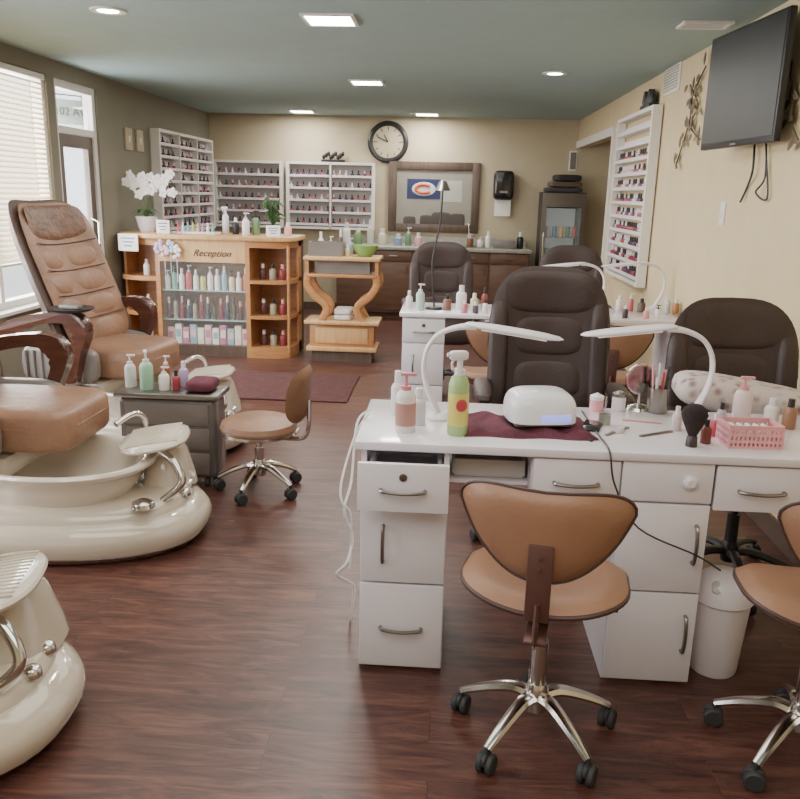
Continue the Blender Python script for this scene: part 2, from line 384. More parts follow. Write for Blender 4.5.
def led_lamp(loc,rz,label,sc=1):
    r=thing('desk_lamp',label,'lamp',loc,rz)
    MB().lathe([(0,0),(.055*sc,0),(.055*sc,.008),(.04*sc,.016),(.02*sc,.022),(0,.022)]).build('base',M['white'],r)
    P=[(0,0,.015),(-.02,0,.06),(-.05,0,.13),(-.062,0,.2),(-.05,0,.27),(-.01,0,.325),(.06,0,.355),(.13,0,.362)]
    MB().tube([tuple(c*sc for c in p) for p in P],[.026*sc,.023*sc,.019*sc,.017*sc,.016*sc,.017*sc,.02*sc,.026*sc],12,sm=5,flat=.55).build('gooseneck',M['white'],r)
    R=Matrix.Rotation(math.radians(7),3,'Y')
    h=MB().sel((.27*sc,0,.35*sc),(.185*sc,.052*sc,.012*sc),.8,nu=28,nv=8,R=R).build('lamp_head',M['white'],r)
    MB().box((.27*sc,0,.3385*sc),(.24*sc,.06*sc,.003),rot=R).build('light_strip',cm('lamp_strip',(240,240,235),emit=.4),h)
    return r
def handle_h(mb,x,y,z,w):
    mb.tube([(x-w/2,y,z),(x-w/2+.006,y-.018,z),(x,y-.027,z-.002),(x+w/2-.006,y-.018,z),(x+w/2,y,z)],.006,8,sm=4)
def handle_v(mb,x,y,z,w):
    mb.tube([(x,y,z-w/2),(x,y-.018,z-w/2+.006),(x,y-.027,z),(x,y-.018,z+w/2-.006),(x,y,z+w/2)],.006,8,sm=4)
def desk(loc,label,opened):
    r=thing('manicure_desk',label,'desk',loc); ht=.775
    MB().box((.87,.24,ht-.014),(1.78,.52,.028),.006).build('desktop',M['top'],r)
    zt=ht-.028
    for x0,x1,n in((0,.27,'a'),(.785,1.06,'b')):
        b=MB(); xm=(x0+x1)/2
        if n=='a' and opened:
            b.box((xm,.235,.29),(x1-x0,.45,.58)).box((x0+.008,.235,.665),(.016,.45,zt-.58)).box((x1-.008,.235,.665),(.016,.45,zt-.58)).box((xm,.452,.665),(.24,.016,zt-.58))
        else: b.box((xm,.235,zt/2),(x1-x0,.45,zt-.001))
        b.build('pedestal',M['white'],r)
    MB().box((1.72,.235,zt/2),(.03,.45,zt-.001)).build('end_panel',M['white'],r)
    def front(kind,x0,x1,z0,z1,yo=0,hdl='h'):
        q=MB().box(((x0+x1)/2,yo,(z0+z1)/2),(x1-x0,.018,z1-z0),.003)
        if yo<-.05:
            xm=(x0+x1)/2
            q.box((xm,yo+.1,z0+.03),(x1-x0-.04,.2,.01)).box((x0+.03,yo+.1,z0+.07),(.012,.2,.09)).box((x1-.03,yo+.1,z0+.07),(.012,.2,.09))
        o=q.build(kind,M['white'],r); h=MB(); xm=(x0+x1)/2
        if hdl=='h': handle_h(h,xm,yo-.009,(z0+z1)/2-.005,.13 if x1-x0>.24 else .12)
        elif hdl=='vl': handle_v(h,x0+.07,yo-.009,(z0+z1)/2,.12)
        elif hdl=='vr': handle_v(h,x1-.035,yo-.009,(z0+z1)/2+.02,.12)
        if hdl!='k': h.build('handle',M['nickel'],o)
        else: h.lathe([(0,0),(.022,0),(.022,-.012),(.012,-.02),(0,-.02)],(x0+.2,yo-.009,(z0+z1)/2+.005),20,'y').build('knob',M['white'],o)
        if kind=='drawer' and x0<.1 and z0>.5: MB().lathe([(0,0),(.012,0),(.012,-.004),(.004,-.005),(0,-.005)],(xm,yo-.009,z1-.04),14,'y').build('lock',M['nickel'],o)
        return o
    front('drawer',.0,.27,.585,.735,-.09 if opened else 0); front('door',.003,.267,.31,.575,0,'vl'); front('drawer',.003,.267,.012,.302)
    MB().box((.65,.235,.675),(.262,.44,.135)).build('drawer_box',M['white'],r); front('drawer',.522,.782,.605,.742)
    front('panel',.788,1.057,.62,.745,0,'k'); front('door',.788,1.057,.325,.612,0,'vr'); front('door',.788,1.057,.012,.318,0,'vr')
    MB().box((1.2,.235,.675),(.262,.44,.135)).build('drawer_box',M['white'],r); front('drawer',1.065,1.335,.6,.742)
    return r
YD1=2.31; D1=desk((-.24,YD1,0),'white manicure desk nearest the camera with one drawer pulled open',True)
YD2=5.04; D2=desk((-.27,YD2,0),'white manicure desk in the second row behind the high-backed brown chair',False)
def prof_mesh(key,prof,m,seg=16,cache={}):
    k=(key,m.name,seg)
    if k not in cache: cache[k]=MB().lathe(prof,seg=seg).mesh(key,m)
    return cache[k]
def bottle(name,label,loc,h,r,mb_,mc,kind='cap',group=None,cat='bottle',band=None,rz=0,seg=16):
    t=thing(name,label,cat,loc,rz,group); hb=h*(.72 if kind!='cap' else .74)
    inst('body',prof_mesh('bottle_body_%g_%g_%s'%(h,r,kind),[(0,0),(r*.94,0),(r,h*.02),(r,hb*.82),(r*.8,hb*.93),(r*.4,hb),(0,hb)],mb_,seg),(0,0,0),t)
    if kind=='cap': inst('cap',prof_mesh('bottle_cap_%g_%g'%(h,r),[(0,hb*.97),(r*.5,hb*.97),(r*.48,h),(0,h)],mc,seg),(0,0,0),t)
    elif kind=='pump':
        q=MB(); q.cyl((0,0,hb*.98),(0,0,hb*1.08),r*.5,seg=14).cyl((0,0,hb),(0,0,h*.96),r*.16,seg=8).box((r*.25,0,h*.97),(r*1.5,r*.5,h*.05),h*.01); q.build('pump',mc,t)
    elif kind=='spray':
        q=MB(); q.cyl((0,0,hb*.98),(0,0,hb*1.07),r*.5,seg=14); q.sel((-r*.15,0,h*.93),(r*.95,r*.38,h*.055),.5,nu=16,nv=8); q.cyl((-r*1.0,0,h*.94),(-r*1.3,0,h*.94),r*.2,seg=10)
        q.tube([(-r*.5,0,h*.9),(-r*.8,0,h*.84),(-r*.7,0,h*.77)],r*.13,8,sm=3); q.cyl((0,0,hb*1.02),(0,0,h*.92),r*.3,seg=10); q.build('spray_head',mc,t)
    if band: inst('label_band',prof_mesh('bottle_band_%g_%g'%(h,r),[(r*1.0,h*.12),(r*1.02,h*.12),(r*1.02,h*.5),(r*1.0,h*.5)],band,seg),(0,0,0),t)
    return t
# ------------------------------------------------------------ near desk items
ZT=.775
def d1(px,py): return atZ(px,py,ZT)
led_lamp(d1(438,418),math.radians(-4),'white curved desk lamp left of the spray bottle on the near desk',.87)
led_lamp(d1(690,421),math.radians(182),'white curved desk lamp bending left above the near desk beside the pump bottle',.87)
bottle('lotion_bottle','white and pink pump lotion bottle at the left end of the near desk',d1(405,431),.19,.032,cm('lotion_white',(225,215,215)),cm('lotion_pink',(205,130,140)),'pump',band=cm('lotion_band',(180,134,126)))
bottle('lotion_bottle','small clear bottle just left of the left lamp on the near desk',d1(418,424),.12,.024,cm('clear_pl',(215,215,220)),M['white'],'cap')
bottle('lotion_bottle','tall white bottle behind the pink and white lotion at the left of the near desk',d1(397,414),.15,.022,cm('lb7',(222,216,214)),M['white'],'cap')
sb=bottle('spray_bottle','yellow and green labelled spray bottle with white trigger on the near desk',d1(457,434),.27,.032,cm('spray_green',(160,186,126)),M['white'],'spray',band=cm('spray_yellow',(216,204,110)),rz=.3)
MB().sel((0,-.033,.1),(.018,.002,.02),.9,nu=16,nv=6).build('label_mark',cm('txt_red',(190,70,80)),sb)
def cloth(name,label,cat,m,p,w,d,h,rz,amp=.006,n=26,folds=9):
    q=MB(); vs=[];fs=[]
    for k in(0,1):
        for i in range(n+1):
            for j in range(n+1):
                x=-w/2+w*i/n; y=-d/2+d*j/n; e=min(i,j,n-i,n-j)/3; z=(h*(min(1,e)**.6)+amp*math.sin(x*folds*6+y*17)*min(1,e)) if k==0 else 0
                vs.append((x+.006*math.sin(y*40),y+.006*math.sin(x*33),z))
    N=(n+1)*(n+1)
    for i in range(n):
        for j in range(n):
            a=i*(n+1)+j; fs.append((a,a+1,a+n+2,a+n+1)); fs.append((N+a,N+a+n+1,N+a+n+2,N+a+1))
    for i in range(n):
        for (a,b) in ((i*(n+1),(i+1)*(n+1)),(i*(n+1)+n,(i+1)*(n+1)+n),(i,i+1),(n*(n+1)+i,n*(n+1)+i+1)): fs.append((a,b,N+b,N+a))
    q.add(vs,fs); return one(name,label,cat,q,m,p,rz)
cloth('hand_towel','maroon terry towel lying under the white nail lamp','towel',M['maroon'],d1(525,427),.42,.26,.016,.03,.007)
uv=thing('nail_lamp','white dome nail curing lamp standing on the maroon towel','nail lamp',d1(538,427)+V((0,0,.022)),.15)
MB().sel((0,0,.012),(.11,.095,.095),.5,nu=36,nv=10,z0=0).build('shell',cm('uv_white',(236,236,242),.25,coat=.3),uv)
MB().box((0,0,.006),(.19,.15,.012),.004).build('base',M['greyflute'],uv)
MB().sel((.02,-.048,.093),(.03,.016,.006),.6,nu=16,nv=6,R=Matrix.Rotation(.45,3,'X')).build('display',M['rose'],uv)
MB().box((0.03,-.088,.03),(.1,.02,.03),.008).build('hand_opening',M['rose'],uv)
q=MB(); cp=[d1(582,412),d1(594,430),d1(600,438)]
cable=[V((p.x,p.y,ZT+.004)) for p in cp]; cable+= [V((.5,YD1-.025,ZT+.002)),V((.52,YD1-.045,.68)),V((.6,YD1-.05,.55)),V((.78,YD1-.05,.47)),V((.86,YD1-.04,.42))]
q.tube(cable,.003,6,sm=6); one('power_cord','thin black cord dropping from the near desk across its white door','cord',q,M['black'])
def jar(loc,label,r,h,m,name='glass_jar',cat='jar',lid=None):
    t=thing(name,label,cat,loc)
    MB().lathe([(0,0),(r*.9,0),(r,.006),(r,h),(r*.93,h),(r*.93,.008),(0,.008)]).build('body',m,t)
    if lid: MB().lathe([(0,h),(r*1.03,h),(r*1.03,h+.012),(r*.3,h+.02),(0,h+.024)]).build('lid',lid,t)
    return t
jar(d1(604,424),'small grey jar just right of the nail lamp on the near desk',.02,.035,M['greystone'])
jar(d1(617,432),'tiny white dish near the front of the near desk',.022,.018,M['white'],'dish','dish')
jar(d1(618,410),'white lidded jar left of the round mirror on the near desk',.024,.05,M['white'],lid=M['nickel'])
jar(d1(596,410),'pink lidded powder jar behind the nail lamp on the near desk',.024,.04,M['pink'],lid=M['white'])
q=jar(d1(656,412),'stainless tool cup crammed with files and brushes before the right lamp',.036,.09,M['nickel'],'tool_cup','cup')
for i in range(9):
    a=i*.7; MB().tube([(math.cos(a)*.015,math.sin(a)*.015,.012),(math.cos(a)*.032,math.sin(a)*.03,.13+.02*(i%3))],.004,6).build('tool',[M['black'],M['pink'],M['white'],cm('toolred',(170,60,60))][i%4],q)
ms=thing('round_mirror','round chrome tabletop magnifying mirror standing behind the tool cup','mirror',d1(638,409),.2)
MB().lathe([(0,0),(.045,0),(.04,.01),(.008,.02),(.007,.06),(0,.06)]).build('stand',M['chrome'],ms)
MB().lathe([(.05,-.004),(.056,-.004),(.056,.006),(.05,.006),(.05,-.004)],(0,0,.11),28,'y').build('rim',M['chrome'],ms)
MB().lathe([(0,-.002),(.05,-.002),(.05,.002),(0,.002)],(0,0,.11),28,'y').build('mirror_glass',cm('mirrorg',(200,205,205),.03,metal=1),ms)
b=thing('powder_brush','fluffy black dust brush standing upright on the near desk','brush',d1(691,446))
MB().lathe([(0,0),(.018,0),(.016,.03),(.012,.035),(0,.035)]).build('handle',cm('brush_handle',(60,50,52)),b)
MB().lathe([(0,.034),(.013,.034),(.032,.075),(.04,.1),(.034,.118),(.018,.13),(0,.134)]).build('bristles',mat('bristle',(52,40,42),.95,bump=1,bscale=300),b)
bottle('polish_bottle','brown nail product bottle beside the black dust brush',d1(705,443),.075,.016,cm('pb1',(120,60,50)),M['black'])
bottle('polish_bottle','rose nail polish bottle behind the black dust brush',d1(714,436),.075,.015,cm('pb2',(190,70,90)),M['white'])
bottle('polish_bottle','grey nail polish bottle left of the pink basket',d1(720,426),.08,.015,cm('pb3',(180,170,175)),M['black'])
bottle('polish_bottle','clear topcoat bottle in front of the right desk lamp base',d1(676,430),.08,.016,cm('pb5',(205,190,190)),M['white'])
bottle('lotion_bottle','clear pump bottle with pink cap behind the pink basket',d1(740,422),.16,.03,cm('lb4',(220,204,204)),cm('lb4c',(220,150,158)),'pump')
bottle('lotion_bottle','white round bottle standing right of the clear pump bottle on the near desk',d1(770,424),.09,.024,cm('lb5',(225,220,215)),M['white'],'cap')
bottle('lotion_bottle','amber bottle behind the pink basket at the right edge of the near desk',d1(788,428),.1,.022,cm('lb6',(150,110,84)),M['black'],'cap')
bk=thing('basket','pink perforated plastic basket at the right of the near desk','basket',d1(748,444),.05)
q=MB(); bw,bd,bh=.16,.1,.065
q.box((0,0,.003),(bw,bd,.006))
for zz in(.004,.022,.043,bh):
    for s_ in(-1,1): q.box((0,s_*bd/2,zz),(bw,.006,.008 if zz<bh else .014)).box((s_*bw/2,0,zz),(.006,bd,.008 if zz<bh else .014))
for i in range(13):
    for s_ in(-1,1): q.box((-bw/2+bw*i/12,s_*bd/2,bh/2),(.007,.005,bh))
for i in range(8):
    for s_ in(-1,1): q.box((s_*bw/2,-bd/2+bd*i/7,bh/2),(.005,.007,bh))
q.build('basket_wall',M['pink'],bk)
for i in range(5):
    o=MB().box((0,0,0),(.014,.07,.05),.004,rot=Matrix.Rotation(.06*(i-2),3,'Y'))
    one('foil_packet','small white packet standing inside the pink basket','packet',o,M['paper'],d1(748,444)+V((-.05+i*.024,0,.034)),group='packets in the pink basket')
for i,(a,b_,mm,lb) in enumerate((((606,436),(628,428),'nickel','silver cuticle tool lying beside the white dish on the near desk'),((622,420),(662,424),'pink','pink nail file lying in front of the tool cup'),((640,437),(672,432),'nickel','silver nail clipper lying near the desk front edge'),((576,434),(592,442),'black','black pen lying right of the nail lamp'))):
    A=d1(*a);B=d1(*b_); one('nail_tool',lb,'tool',MB().box((0,0,.003),((A-B).length,.012,.006),.002),M[mm],(A+B)/2,math.atan2((B-A).y,(B-A).x))
one('smartphone','black smartphone lying flat beside the nail lamp','phone',MB().box((0,0,.004),(.06,.12,.008),.003),M['blackgloss'],d1(592,427),-.3)
one('tray','small clear plastic tray on the shelf space under the near desk','tray',MB().box((0,0,.01),(.22,.2,.02),.006).box((0,-.1,.035),(.22,.01,.05)).box((0,.1,.035),(.22,.01,.05)).box((-.11,0,.035),(.01,.2,.05)).box((.11,0,.035),(.01,.2,.05)),cm('trayc',(190,190,188),.2),(.155,YD1+.2,.635))
one('desk_shelf','thin white shelf fixed in the kneehole of the near desk','shelf',MB().box((0,0,0),(.246,.3,.012)),M['white'],(.155,YD1+.23,.628))
q=MB(); x0=-.262
q.tube([(x0+.02,2.6,.79),(x0-.012,2.5,.77),(x0-.02,2.42,.6),(x0-.035,2.36,.52),(x0-.012,2.4,.42),(x0-.02,2.33,.36),(x0-.05,2.3,.33),(x0-.02,2.35,.28),(x0-.01,2.45,.2),(x0-.03,2.5,.05),(x0-.04,2.6,.01)],.004,6,sm=6)
one('power_cord','long tangled white cord hanging down the left side of the near desk','cord',q,M['cord'])
q=MB(); q.tube([(x0+.02,2.55,.79),(x0-.014,2.48,.74),(x0-.045,2.38,.62),(x0-.04,2.34,.56),(x0-.012,2.36,.5),(x0-.02,2.4,.3)],.0035,6,sm=6)
one('power_cord','shorter white cord looping beside the open drawer of the near desk','cord',q,M['cord'])
bn=thing('waste_bin','small white swing-lid waste bin under the near desk right drawer','bin',(.93,YD1+.11,0))
MB().lathe([(0,0),(.072,0),(.076,.01),(.092,.26),(.092,.27),(0,.27)],seg=32).build('body',M['white'],bn)
MB().lathe([(.095,.255),(.099,.26),(.097,.28),(.08,.32),(.05,.345),(0,.35)],seg=32).build('lid',M['white'],bn)
MB().sel((0,-.055,.312),(.058,.03,.018),.7,nu=18,nv=8,R=Matrix.Rotation(.8,3,'X')).build('swing_flap',cm('flapgrey',(185,183,186)),bn)
# ------------------------------------------------------------ chairs
tan_chair((.3,2.02,0),-.2,'tan leather swivel chair with chrome base pulled up before the near desk',.475,rot=1.5,R=.225)
tan_chair((1.03,2.0,0),-.05,'tan leather swivel chair partly cut off at the right edge',.475,rot=2.6,R=.225)
tan_chair((.27,4.62,0),.25,'tan swivel chair between the brown client chair and the second desk',.47)
tan_chair((.98,4.65,0),-.2,'tan swivel chair at the second desk beside the wall side',.47)
exec_chair((.47,3.4,0),PI,'tall dark brown leather executive chair in the centre facing the near desk',1.2,.275)
exec_chair((1.19,3.08,0),PI+.05,'dark brown executive chair with floral pillow on its arms near the right wall',1.12,.275)
exec_chair((-.02,6.2,0),PI+.1,'dark brown executive chair behind the left end of the second desk',1.14,.26)
exec_chair((.95,6.2,0),PI-.1,'dark brown executive chair behind the second desk near the polish rack',1.14,.26)
def fl():
    mt=bpy.data.materials.new('floral_print'); mt.use_nodes=True; nt=mt.node_tree; b=nt.nodes['Principled BSDF']
    tc=nt.nodes.new('ShaderNodeTexCoord'); v=nt.nodes.new('ShaderNodeTexVoronoi'); v.inputs['Scale'].default_value=24; nt.links.new(tc.outputs['Object'],v.inputs['Vector'])
    rp=nt.nodes.new('ShaderNodeValToRGB'); e=rp.color_ramp.elements; e[0].color=lin((140,112,114))+(1,); e[0].position=.15; e[1].color=lin((196,184,180))+(1,); e[1].position=.5
    nt.links.new(v.outputs['Distance'],rp.inputs['Fac']); nt.links.new(rp.outputs['Color'],b.inputs['Base Color']); b.inputs['Roughness'].default_value=.85; return mt
one('pillow','greyish floral print pillow lying across the arms of the right client chair','pillow',MB().sel((0,0,.065),(.28,.13,.065),.6,.4,R=Matrix.Rotation(.14,3,'Y')),fl(),(1.16,3.01,.715),-.1)
def stool(loc,rz,label,m):
    r=thing('pedicure_stool',label,'stool',loc,rz)
    star(r,.21,.3,M['chrome'],.5)
    MB().lathe([(0,.3),(.15,.3),(.185,.32),(.195,.345),(.185,.37),(.15,.385),(0,.388)],seg=32).build('seat',m,r)
    MB().lathe([(.19,.312),(.2,.318),(.2,.332),(.19,.336)],seg=32).build('seat_ring',M['chrome'],r)
    o=lambda a:rect(a,.17,.14,.7)
    MB().puff(o,lambda x,z:(x,-.24+1.6*x*x-.1*z,.53+z),(0,1,0),.024,nr=6).build('backrest',m,r)
    MB().tube([(0,-.02,.3),(0,-.2,.29),(0,-.255,.34),(0,-.262,.5)],.012,8,sm=5).build('back_support',M['chrome'],r)
stool((-.92,3.84,0),PI/2-.1,'low tan pedicure stool with chrome base left of the near desk',M['seatbrown'])
# ------------------------------------------------------------ pedicure spas
def supring(cx,cy,a,b,z,e,n=56): return [(cx+a*spow(math.cos(2*PI*k/n),e),cy+b*spow(math.sin(2*PI*k/n),e),z) for k in range(n)]
ARM=[(-.36,.68),(-.3,.745),(-.15,.795),(.0,.82),(.12,.825),(.2,.795),(.225,.735),(.205,.66),(.17,.58),(.15,.5),(.13,.43),(.05,.43),(.08,.53),(.115,.61),(.14,.69),(.12,.745),(.04,.765),(-.1,.74),(-.26,.68)]
def pedi(x,y,label,tray,rz=0,bx=0):
    r=thing('pedicure_chair',label,'pedicure chair',(x,y,0),rz)
    def hull(S):
        return [supring((a+b)/2,0,(b-a)/2,wd,z,.8) for z,a,b,wd in S]
    MB().loft(hull(((0,-.82,.73,.36),(.01,-.84,.765,.385),(.035,-.85,.79,.402),(.042,-.845,.785,.398)))).build('lower_trim',M['taupe'],r)
    MB().loft(hull(((.04,-.85,.795,.405),(.07,-.855,.81,.415),(.1,-.855,.812,.416),(.13,-.85,.8,.41),(.155,-.835,.775,.395),(.168,-.82,.75,.38),(.172,-.81,.735,.37),(.19,-.805,.73,.365),(.215,-.79,.705,.345),(.232,-.76,.67,.315),(.238,-.72,.63,.28)))).build('base',M['beige'],r)
    cx,cy=.22,-.08; R=[]
    for z,s_ in((.2,.72),(.24,.84),(.29,.93),(.335,1.0),(.352,1.08),(.362,1.12),(.374,1.13),(.384,1.11),(.386,1.06),(.38,1.0),(.366,.94),(.33,.89),(.28,.8),(.24,.62),(.235,.3)): R.append(supring(cx,cy,.35*s_,.275*s_,z,.9))
    MB().loft(R).build('basin',M['bowl'],r)
    MB().lathe([(0,.228),(.03,.228),(.03,.242),(0,.244)],(cx,cy,0)).build('drain',M['chrome'],r)
    R=[]
    for z,s_ in((.18,1.1),(.24,1.0),(.3,.86),(.35,.74),(.38,.6),(.385,.3)): R.append(supring(.6,.13,.1*s_,.17*s_,z,.8,32))
    MB().loft(R).build('console',M['beige'],r)
    Rf=Matrix.Rotation(-.14,4,'Y')@Matrix.Rotation(.25,4,'Z')
    q=MB(); q.M=Matrix.Translation((.58,.04,.432))@Rf; q.sel((0,0,0),(.15,.2,.02),.6,.75,nu=36,nv=10)
    fr=q.build('footrest',M['bowl'],r); q=MB(); q.M=Matrix.Translation((.58,.04,.432))@Rf
    for i in range(13): q.tube([(-.11,-.144+i*.024,.017),(0,-.144+i*.024,.0215),(.11,-.144+i*.024,.017)],.004,6)
    q.build('footrest_ribs',M['beige'],fr)
    MB().tube([(.66,-.13,.21),(.74,-.11,.29),(.7,-.08,.37),(.62,-.05,.415)],.017,12,sm=6).build('footrest_support',M['chrome'],r)
    for px,py,rr,zz in((.62,-.24,.042,.228),(.72,-.02,.024,.2),(.7,.1,.024,.2)):
        MB().lathe([(0,0),(rr*1.15,0),(rr*1.1,.01),(rr,.02),(rr*.7,.027),(0,.03)],(px,py,zz),24).build('control_knob',M['chrome'],r)
    MB().tube([(.46,.23,.36),(.46,.24,.46),(.43,.18,.5),(.38,.1,.47)],.014,10,sm=5).build('faucet',M['chrome'],r)
    MB().box((-.2,0,.36),(.5,.46,.1),.03).box((-.25,0,.27),(.4,.4,.1),.02).build('seat_mount',M['beige'],r)
    MB().sel((.0,.02,.515),(.32,.255,.1),.36).build('seat',M['seatbrown'],r)
    MB().outline(lambda a:rect(a,.316,.251,.38),lambda a,b:(a,b+.02,.53),.005,56).build('seat_piping',M['seatbrown'],r)
    for s_ in(-1,1):
        MB().sel((-.17,s_*.29,.51),(.24,.045,.11),.5,nu=22,nv=10).build('side_panel',M['greyflute'],r)
        q=MB()
        for i in range(8): q.tube([(-.36+i*.05,s_*.337,.43),(-.36+i*.05,s_*.34,.59)],.009,6)
        q.build('side_ribs',M['greyflute'],r)
    T_=math.radians(22); L=.5; up=V((-math.sin(T_),0,math.cos(T_))); nn=V((math.cos(T_),0,math.sin(T_))); c0=V((-.3-bx,0,.95))
    bo=lambda a:(rect(a,.38,L,.42)[0]*(1-.1*max(0,rect(a,.38,L,.42)[1]/L)**2),rect(a,.38,L,.42)[1])
    pos=lambda a,b:c0+V((0,a,0))+up*b+nn*(.8*a*a+.12*max(0,b)**2)
    MB().puff(bo,lambda a,b:pos(a,b)-nn*.04,nn,.06).build('back_shell',M['dkside'],r)
    MB().puff(lambda a:rect(a,.335,L*.93,.45),lambda a,b:pos(a,b)+nn*.01,nn,.045).build('backrest',M['seatbrown'],r)
    MB().puff(lambda a:rect(a,.27,.11,.5),lambda a,b:pos(a,b+.33)+nn*.04,nn,.025,nr=6,seg=30).build('head_pillow',M['headpad'],r)
    for bb in(.12,-.03,-.18,-.33):
        for s_ in(-1,1): MB().puff(lambda a:rect(a,.125,.07,.7),lambda a,b,bb=bb,s_=s_:pos(a+s_*.135,b+bb)+nn*.044,nn,.02,nr=5,seg=24,p=2).build('quilted_pad',M['seatbrown'],r)
    for bb in(.205,.045,-.105,-.255): MB().tube([pos(a,bb)+nn*.055 for a in(-.28,-.14,0,.14,.28)],.003,6).build('seam',M['piping'],r)
    A=[(p.x-.15,p.y) for p in catmull([(a,b,0) for a,b in ARM],4,True)]
    for s_ in(-1,1):
        q=MB(); q.prism(A,'y',s_*.36-.036,s_*.36+.036,.013)
        q.build('armrest',M['redwood'],r)
    if tray:
        MB().lathe([(0,0),(.1,0),(.12,.01),(.125,.018),(.115,.018),(.1,.012),(0,.012)],(-.02,-.38,.835)).build('arm_tray',M['black'],r)
        MB().box((-.02,-.38,.858),(.12,.05,.02),.006).build('remote_control',M['greyflute'],r)
    return r
pedi(-1.97,4.62,'farthest brown pedicure chair with tall quilted back beside the reception',True,-.15)
pedi(-1.83,3.25,'middle pedicure spa chair with cream foot basin at left',False,0,.16)
pedi(-1.81,1.89,'nearest pedicure spa chair cut off at the bottom left corner',False)
tl=thing('pedicure_trolley','grey trolley cabinet between the two far pedicure chairs','trolley',(-1.39,3.93,0))
MB().box((0,0,.26),(.5,.2,.42),.03,seg=4).build('body',cm('trolleygrey',(96,88,84),.25),tl)
for i in range(3): MB().box((0,-.1,.13+i*.13),(.43,.012,.115),.005).build('drawer_front',cm('trolleyfront',(112,103,99),.2),tl)
MB().box((0,0,.485),(.54,.23,.03),.01).build('top',M['nickel'],tl)
for a in(-.19,.19):
    for b_ in(-.07,.07): MB().lathe([(0,-.01),(.022,-.01),(.025,0),(.022,.01),(0,.01)],(a,b_,.025),12,'x').cyl((a,b_,.03),(a,b_,.055),.008,seg=8).build('caster',M['rubber'],tl)
tz=.5
bottle('lotion_bottle','mint green pump bottle on the grey trolley beside the pedicure chairs',(-1.51,3.9,tz),.2,.034,cm('mint',(150,190,160)),M['white'],'pump',rz=2)
bottle('lotion_bottle','clear pump bottle at the left end of the grey trolley',(-1.61,3.94,tz),.17,.028,cm('clear2',(205,205,200)),M['white'],'pump')
bottle('lotion_bottle','slim brown bottle at the back of the grey trolley',(-1.44,3.99,tz),.16,.022,cm('amber',(150,90,60)),M['white'],'pump')
bottle('lotion_bottle','short white bottle in the middle of the grey trolley',(-1.42,3.9,tz),.12,.027,cm('wb',(225,222,218)),M['white'],'pump')
bottle('lotion_bottle','dark red capped bottle on the grey trolley',(-1.36,3.91,tz),.1,.02,cm('rb',(150,60,65)),M['black'],'cap')
bottle('lotion_bottle','lilac bottle at the back of the grey trolley beside the folded towel',(-1.35,4.0,tz),.13,.024,cm('lilac',(180,160,196)),M['white'],'cap')
one('folded_towel','maroon towel folded at the right end of the grey trolley','towel',MB().sel((0,0,.03),(.07,.085,.03),.5,.3),M['maroon'],(-1.23,3.93,tz))
one('floor_mat','dark red floor mat beside the reception counter','rug',MB().box((0,0,.006),(1.1,.9,.012),.004),M['mat'],(-1.25,6.1,0))
# ------------------------------------------------------------ reception counter
RYf=7.15; RX=-.05
rc=thing('reception_counter','orange wood reception counter with glass display of bottles','counter',(RX,RYf,0))
q=MB(); x0,x1=-2.58,-1.72
q.box((x0+.02,.25,.53),(.04,.5,1.06)).box((x1-.02,.25,.53),(.04,.5,1.06)).box(((x0+x1)/2,.49,.53),(x1-x0,.02,1.06)).build('display_cabinet',M['wood'],rc)
MB().box(((x0+x1)/2,.25,.05),(x1-x0-.08,.48,.1)).build('kick_base',M['wooddk'],rc)
MB().box(((x0+x1)/2,.02,.96),(x1-x0-.08,.04,.2)).build('header_panel',M['woodlt'],rc)
text('lettering','Reception',.084,cm('letter_dark',(48,28,22)),rc,Matrix.Translation((-2.06,-.004,.94))@RX90,.45,.002)
for z in(.33,.6): MB().box(((x0+x1)/2,.25,z),(x1-x0-.08,.44,.01)).build('glass_shelf',cm('shelfglass',(170,186,182),.1),rc)
MB().box(((x0+x1)/2,.012,.48),(x1-x0-.08,.004,.75)).build('glass_front',cm('showcase_glass',(235,240,240),.03,alpha=.05,noise=0),rc)
q=MB(); n=14
arc=[(-2.58-.37*math.sin(PI/2*k/n),.0+.16*(1-math.cos(PI/2*k/n))) for k in range(n+1)]
for z0,z1 in((.0,.1),(.36,.4),(.68,.72),(1.0,1.06)): q.prism(arc+[(-2.95,.5),(-2.58,.5)],'z',z0,z1)
q.box((-2.935,.35,.53),(.025,.3,1.06)).box((-2.76,.49,.53),(.36,.02,1.06)); q.build('rounded_end_shelf',M['wood'],rc)
q=MB()
for z0,z1 in((.0,.1),(.36,.39),(.68,.71),(1.0,1.06)): q.prism([(-1.72,0),(-1.46,.0),(-1.37,.06),(-1.34,.18),(-1.34,.5),(-1.72,.5)],'z',z0,z1)
q.box((-1.53,.49,.53),(.38,.02,1.06)).box((-1.35,.42,.53),(.02,.14,1.06)).tube([(-1.38,.06,.05),(-1.38,.06,1.02)],.014,8)
q.build('corner_shelf',M['wood'],rc)
q=MB(); q.prism([(-2.98,.2),(-2.9,.06),(-2.76,-.02),(-2.58,-.04),(-1.46,-.04),(-1.35,.03),(-1.31,.16),(-1.31,.55),(-2.98,.55)],'z',1.06,1.1,.006); q.build('countertop',M['woodlt'],rc)
q=MB(); q.prism([(-2.95,.502),(-1.33,.502),(-1.33,.55),(-2.95,.55)],'z',0,1.055); q.build('back_panel',M['wooddk'],rc)
cols=[(214,110,126),(235,235,230),(140,180,204),(190,198,120),(226,176,120),(170,130,180),(240,220,220),(120,170,150),(196,80,88),(225,210,176)]
nm=['rose','white','blue','lime','orange','purple','blush','teal','red','cream']
rowlab='lotion bottle in the upper row of the reception glass case'
order=[1,7,1,8,1,3,6,1,2,9,1,8]
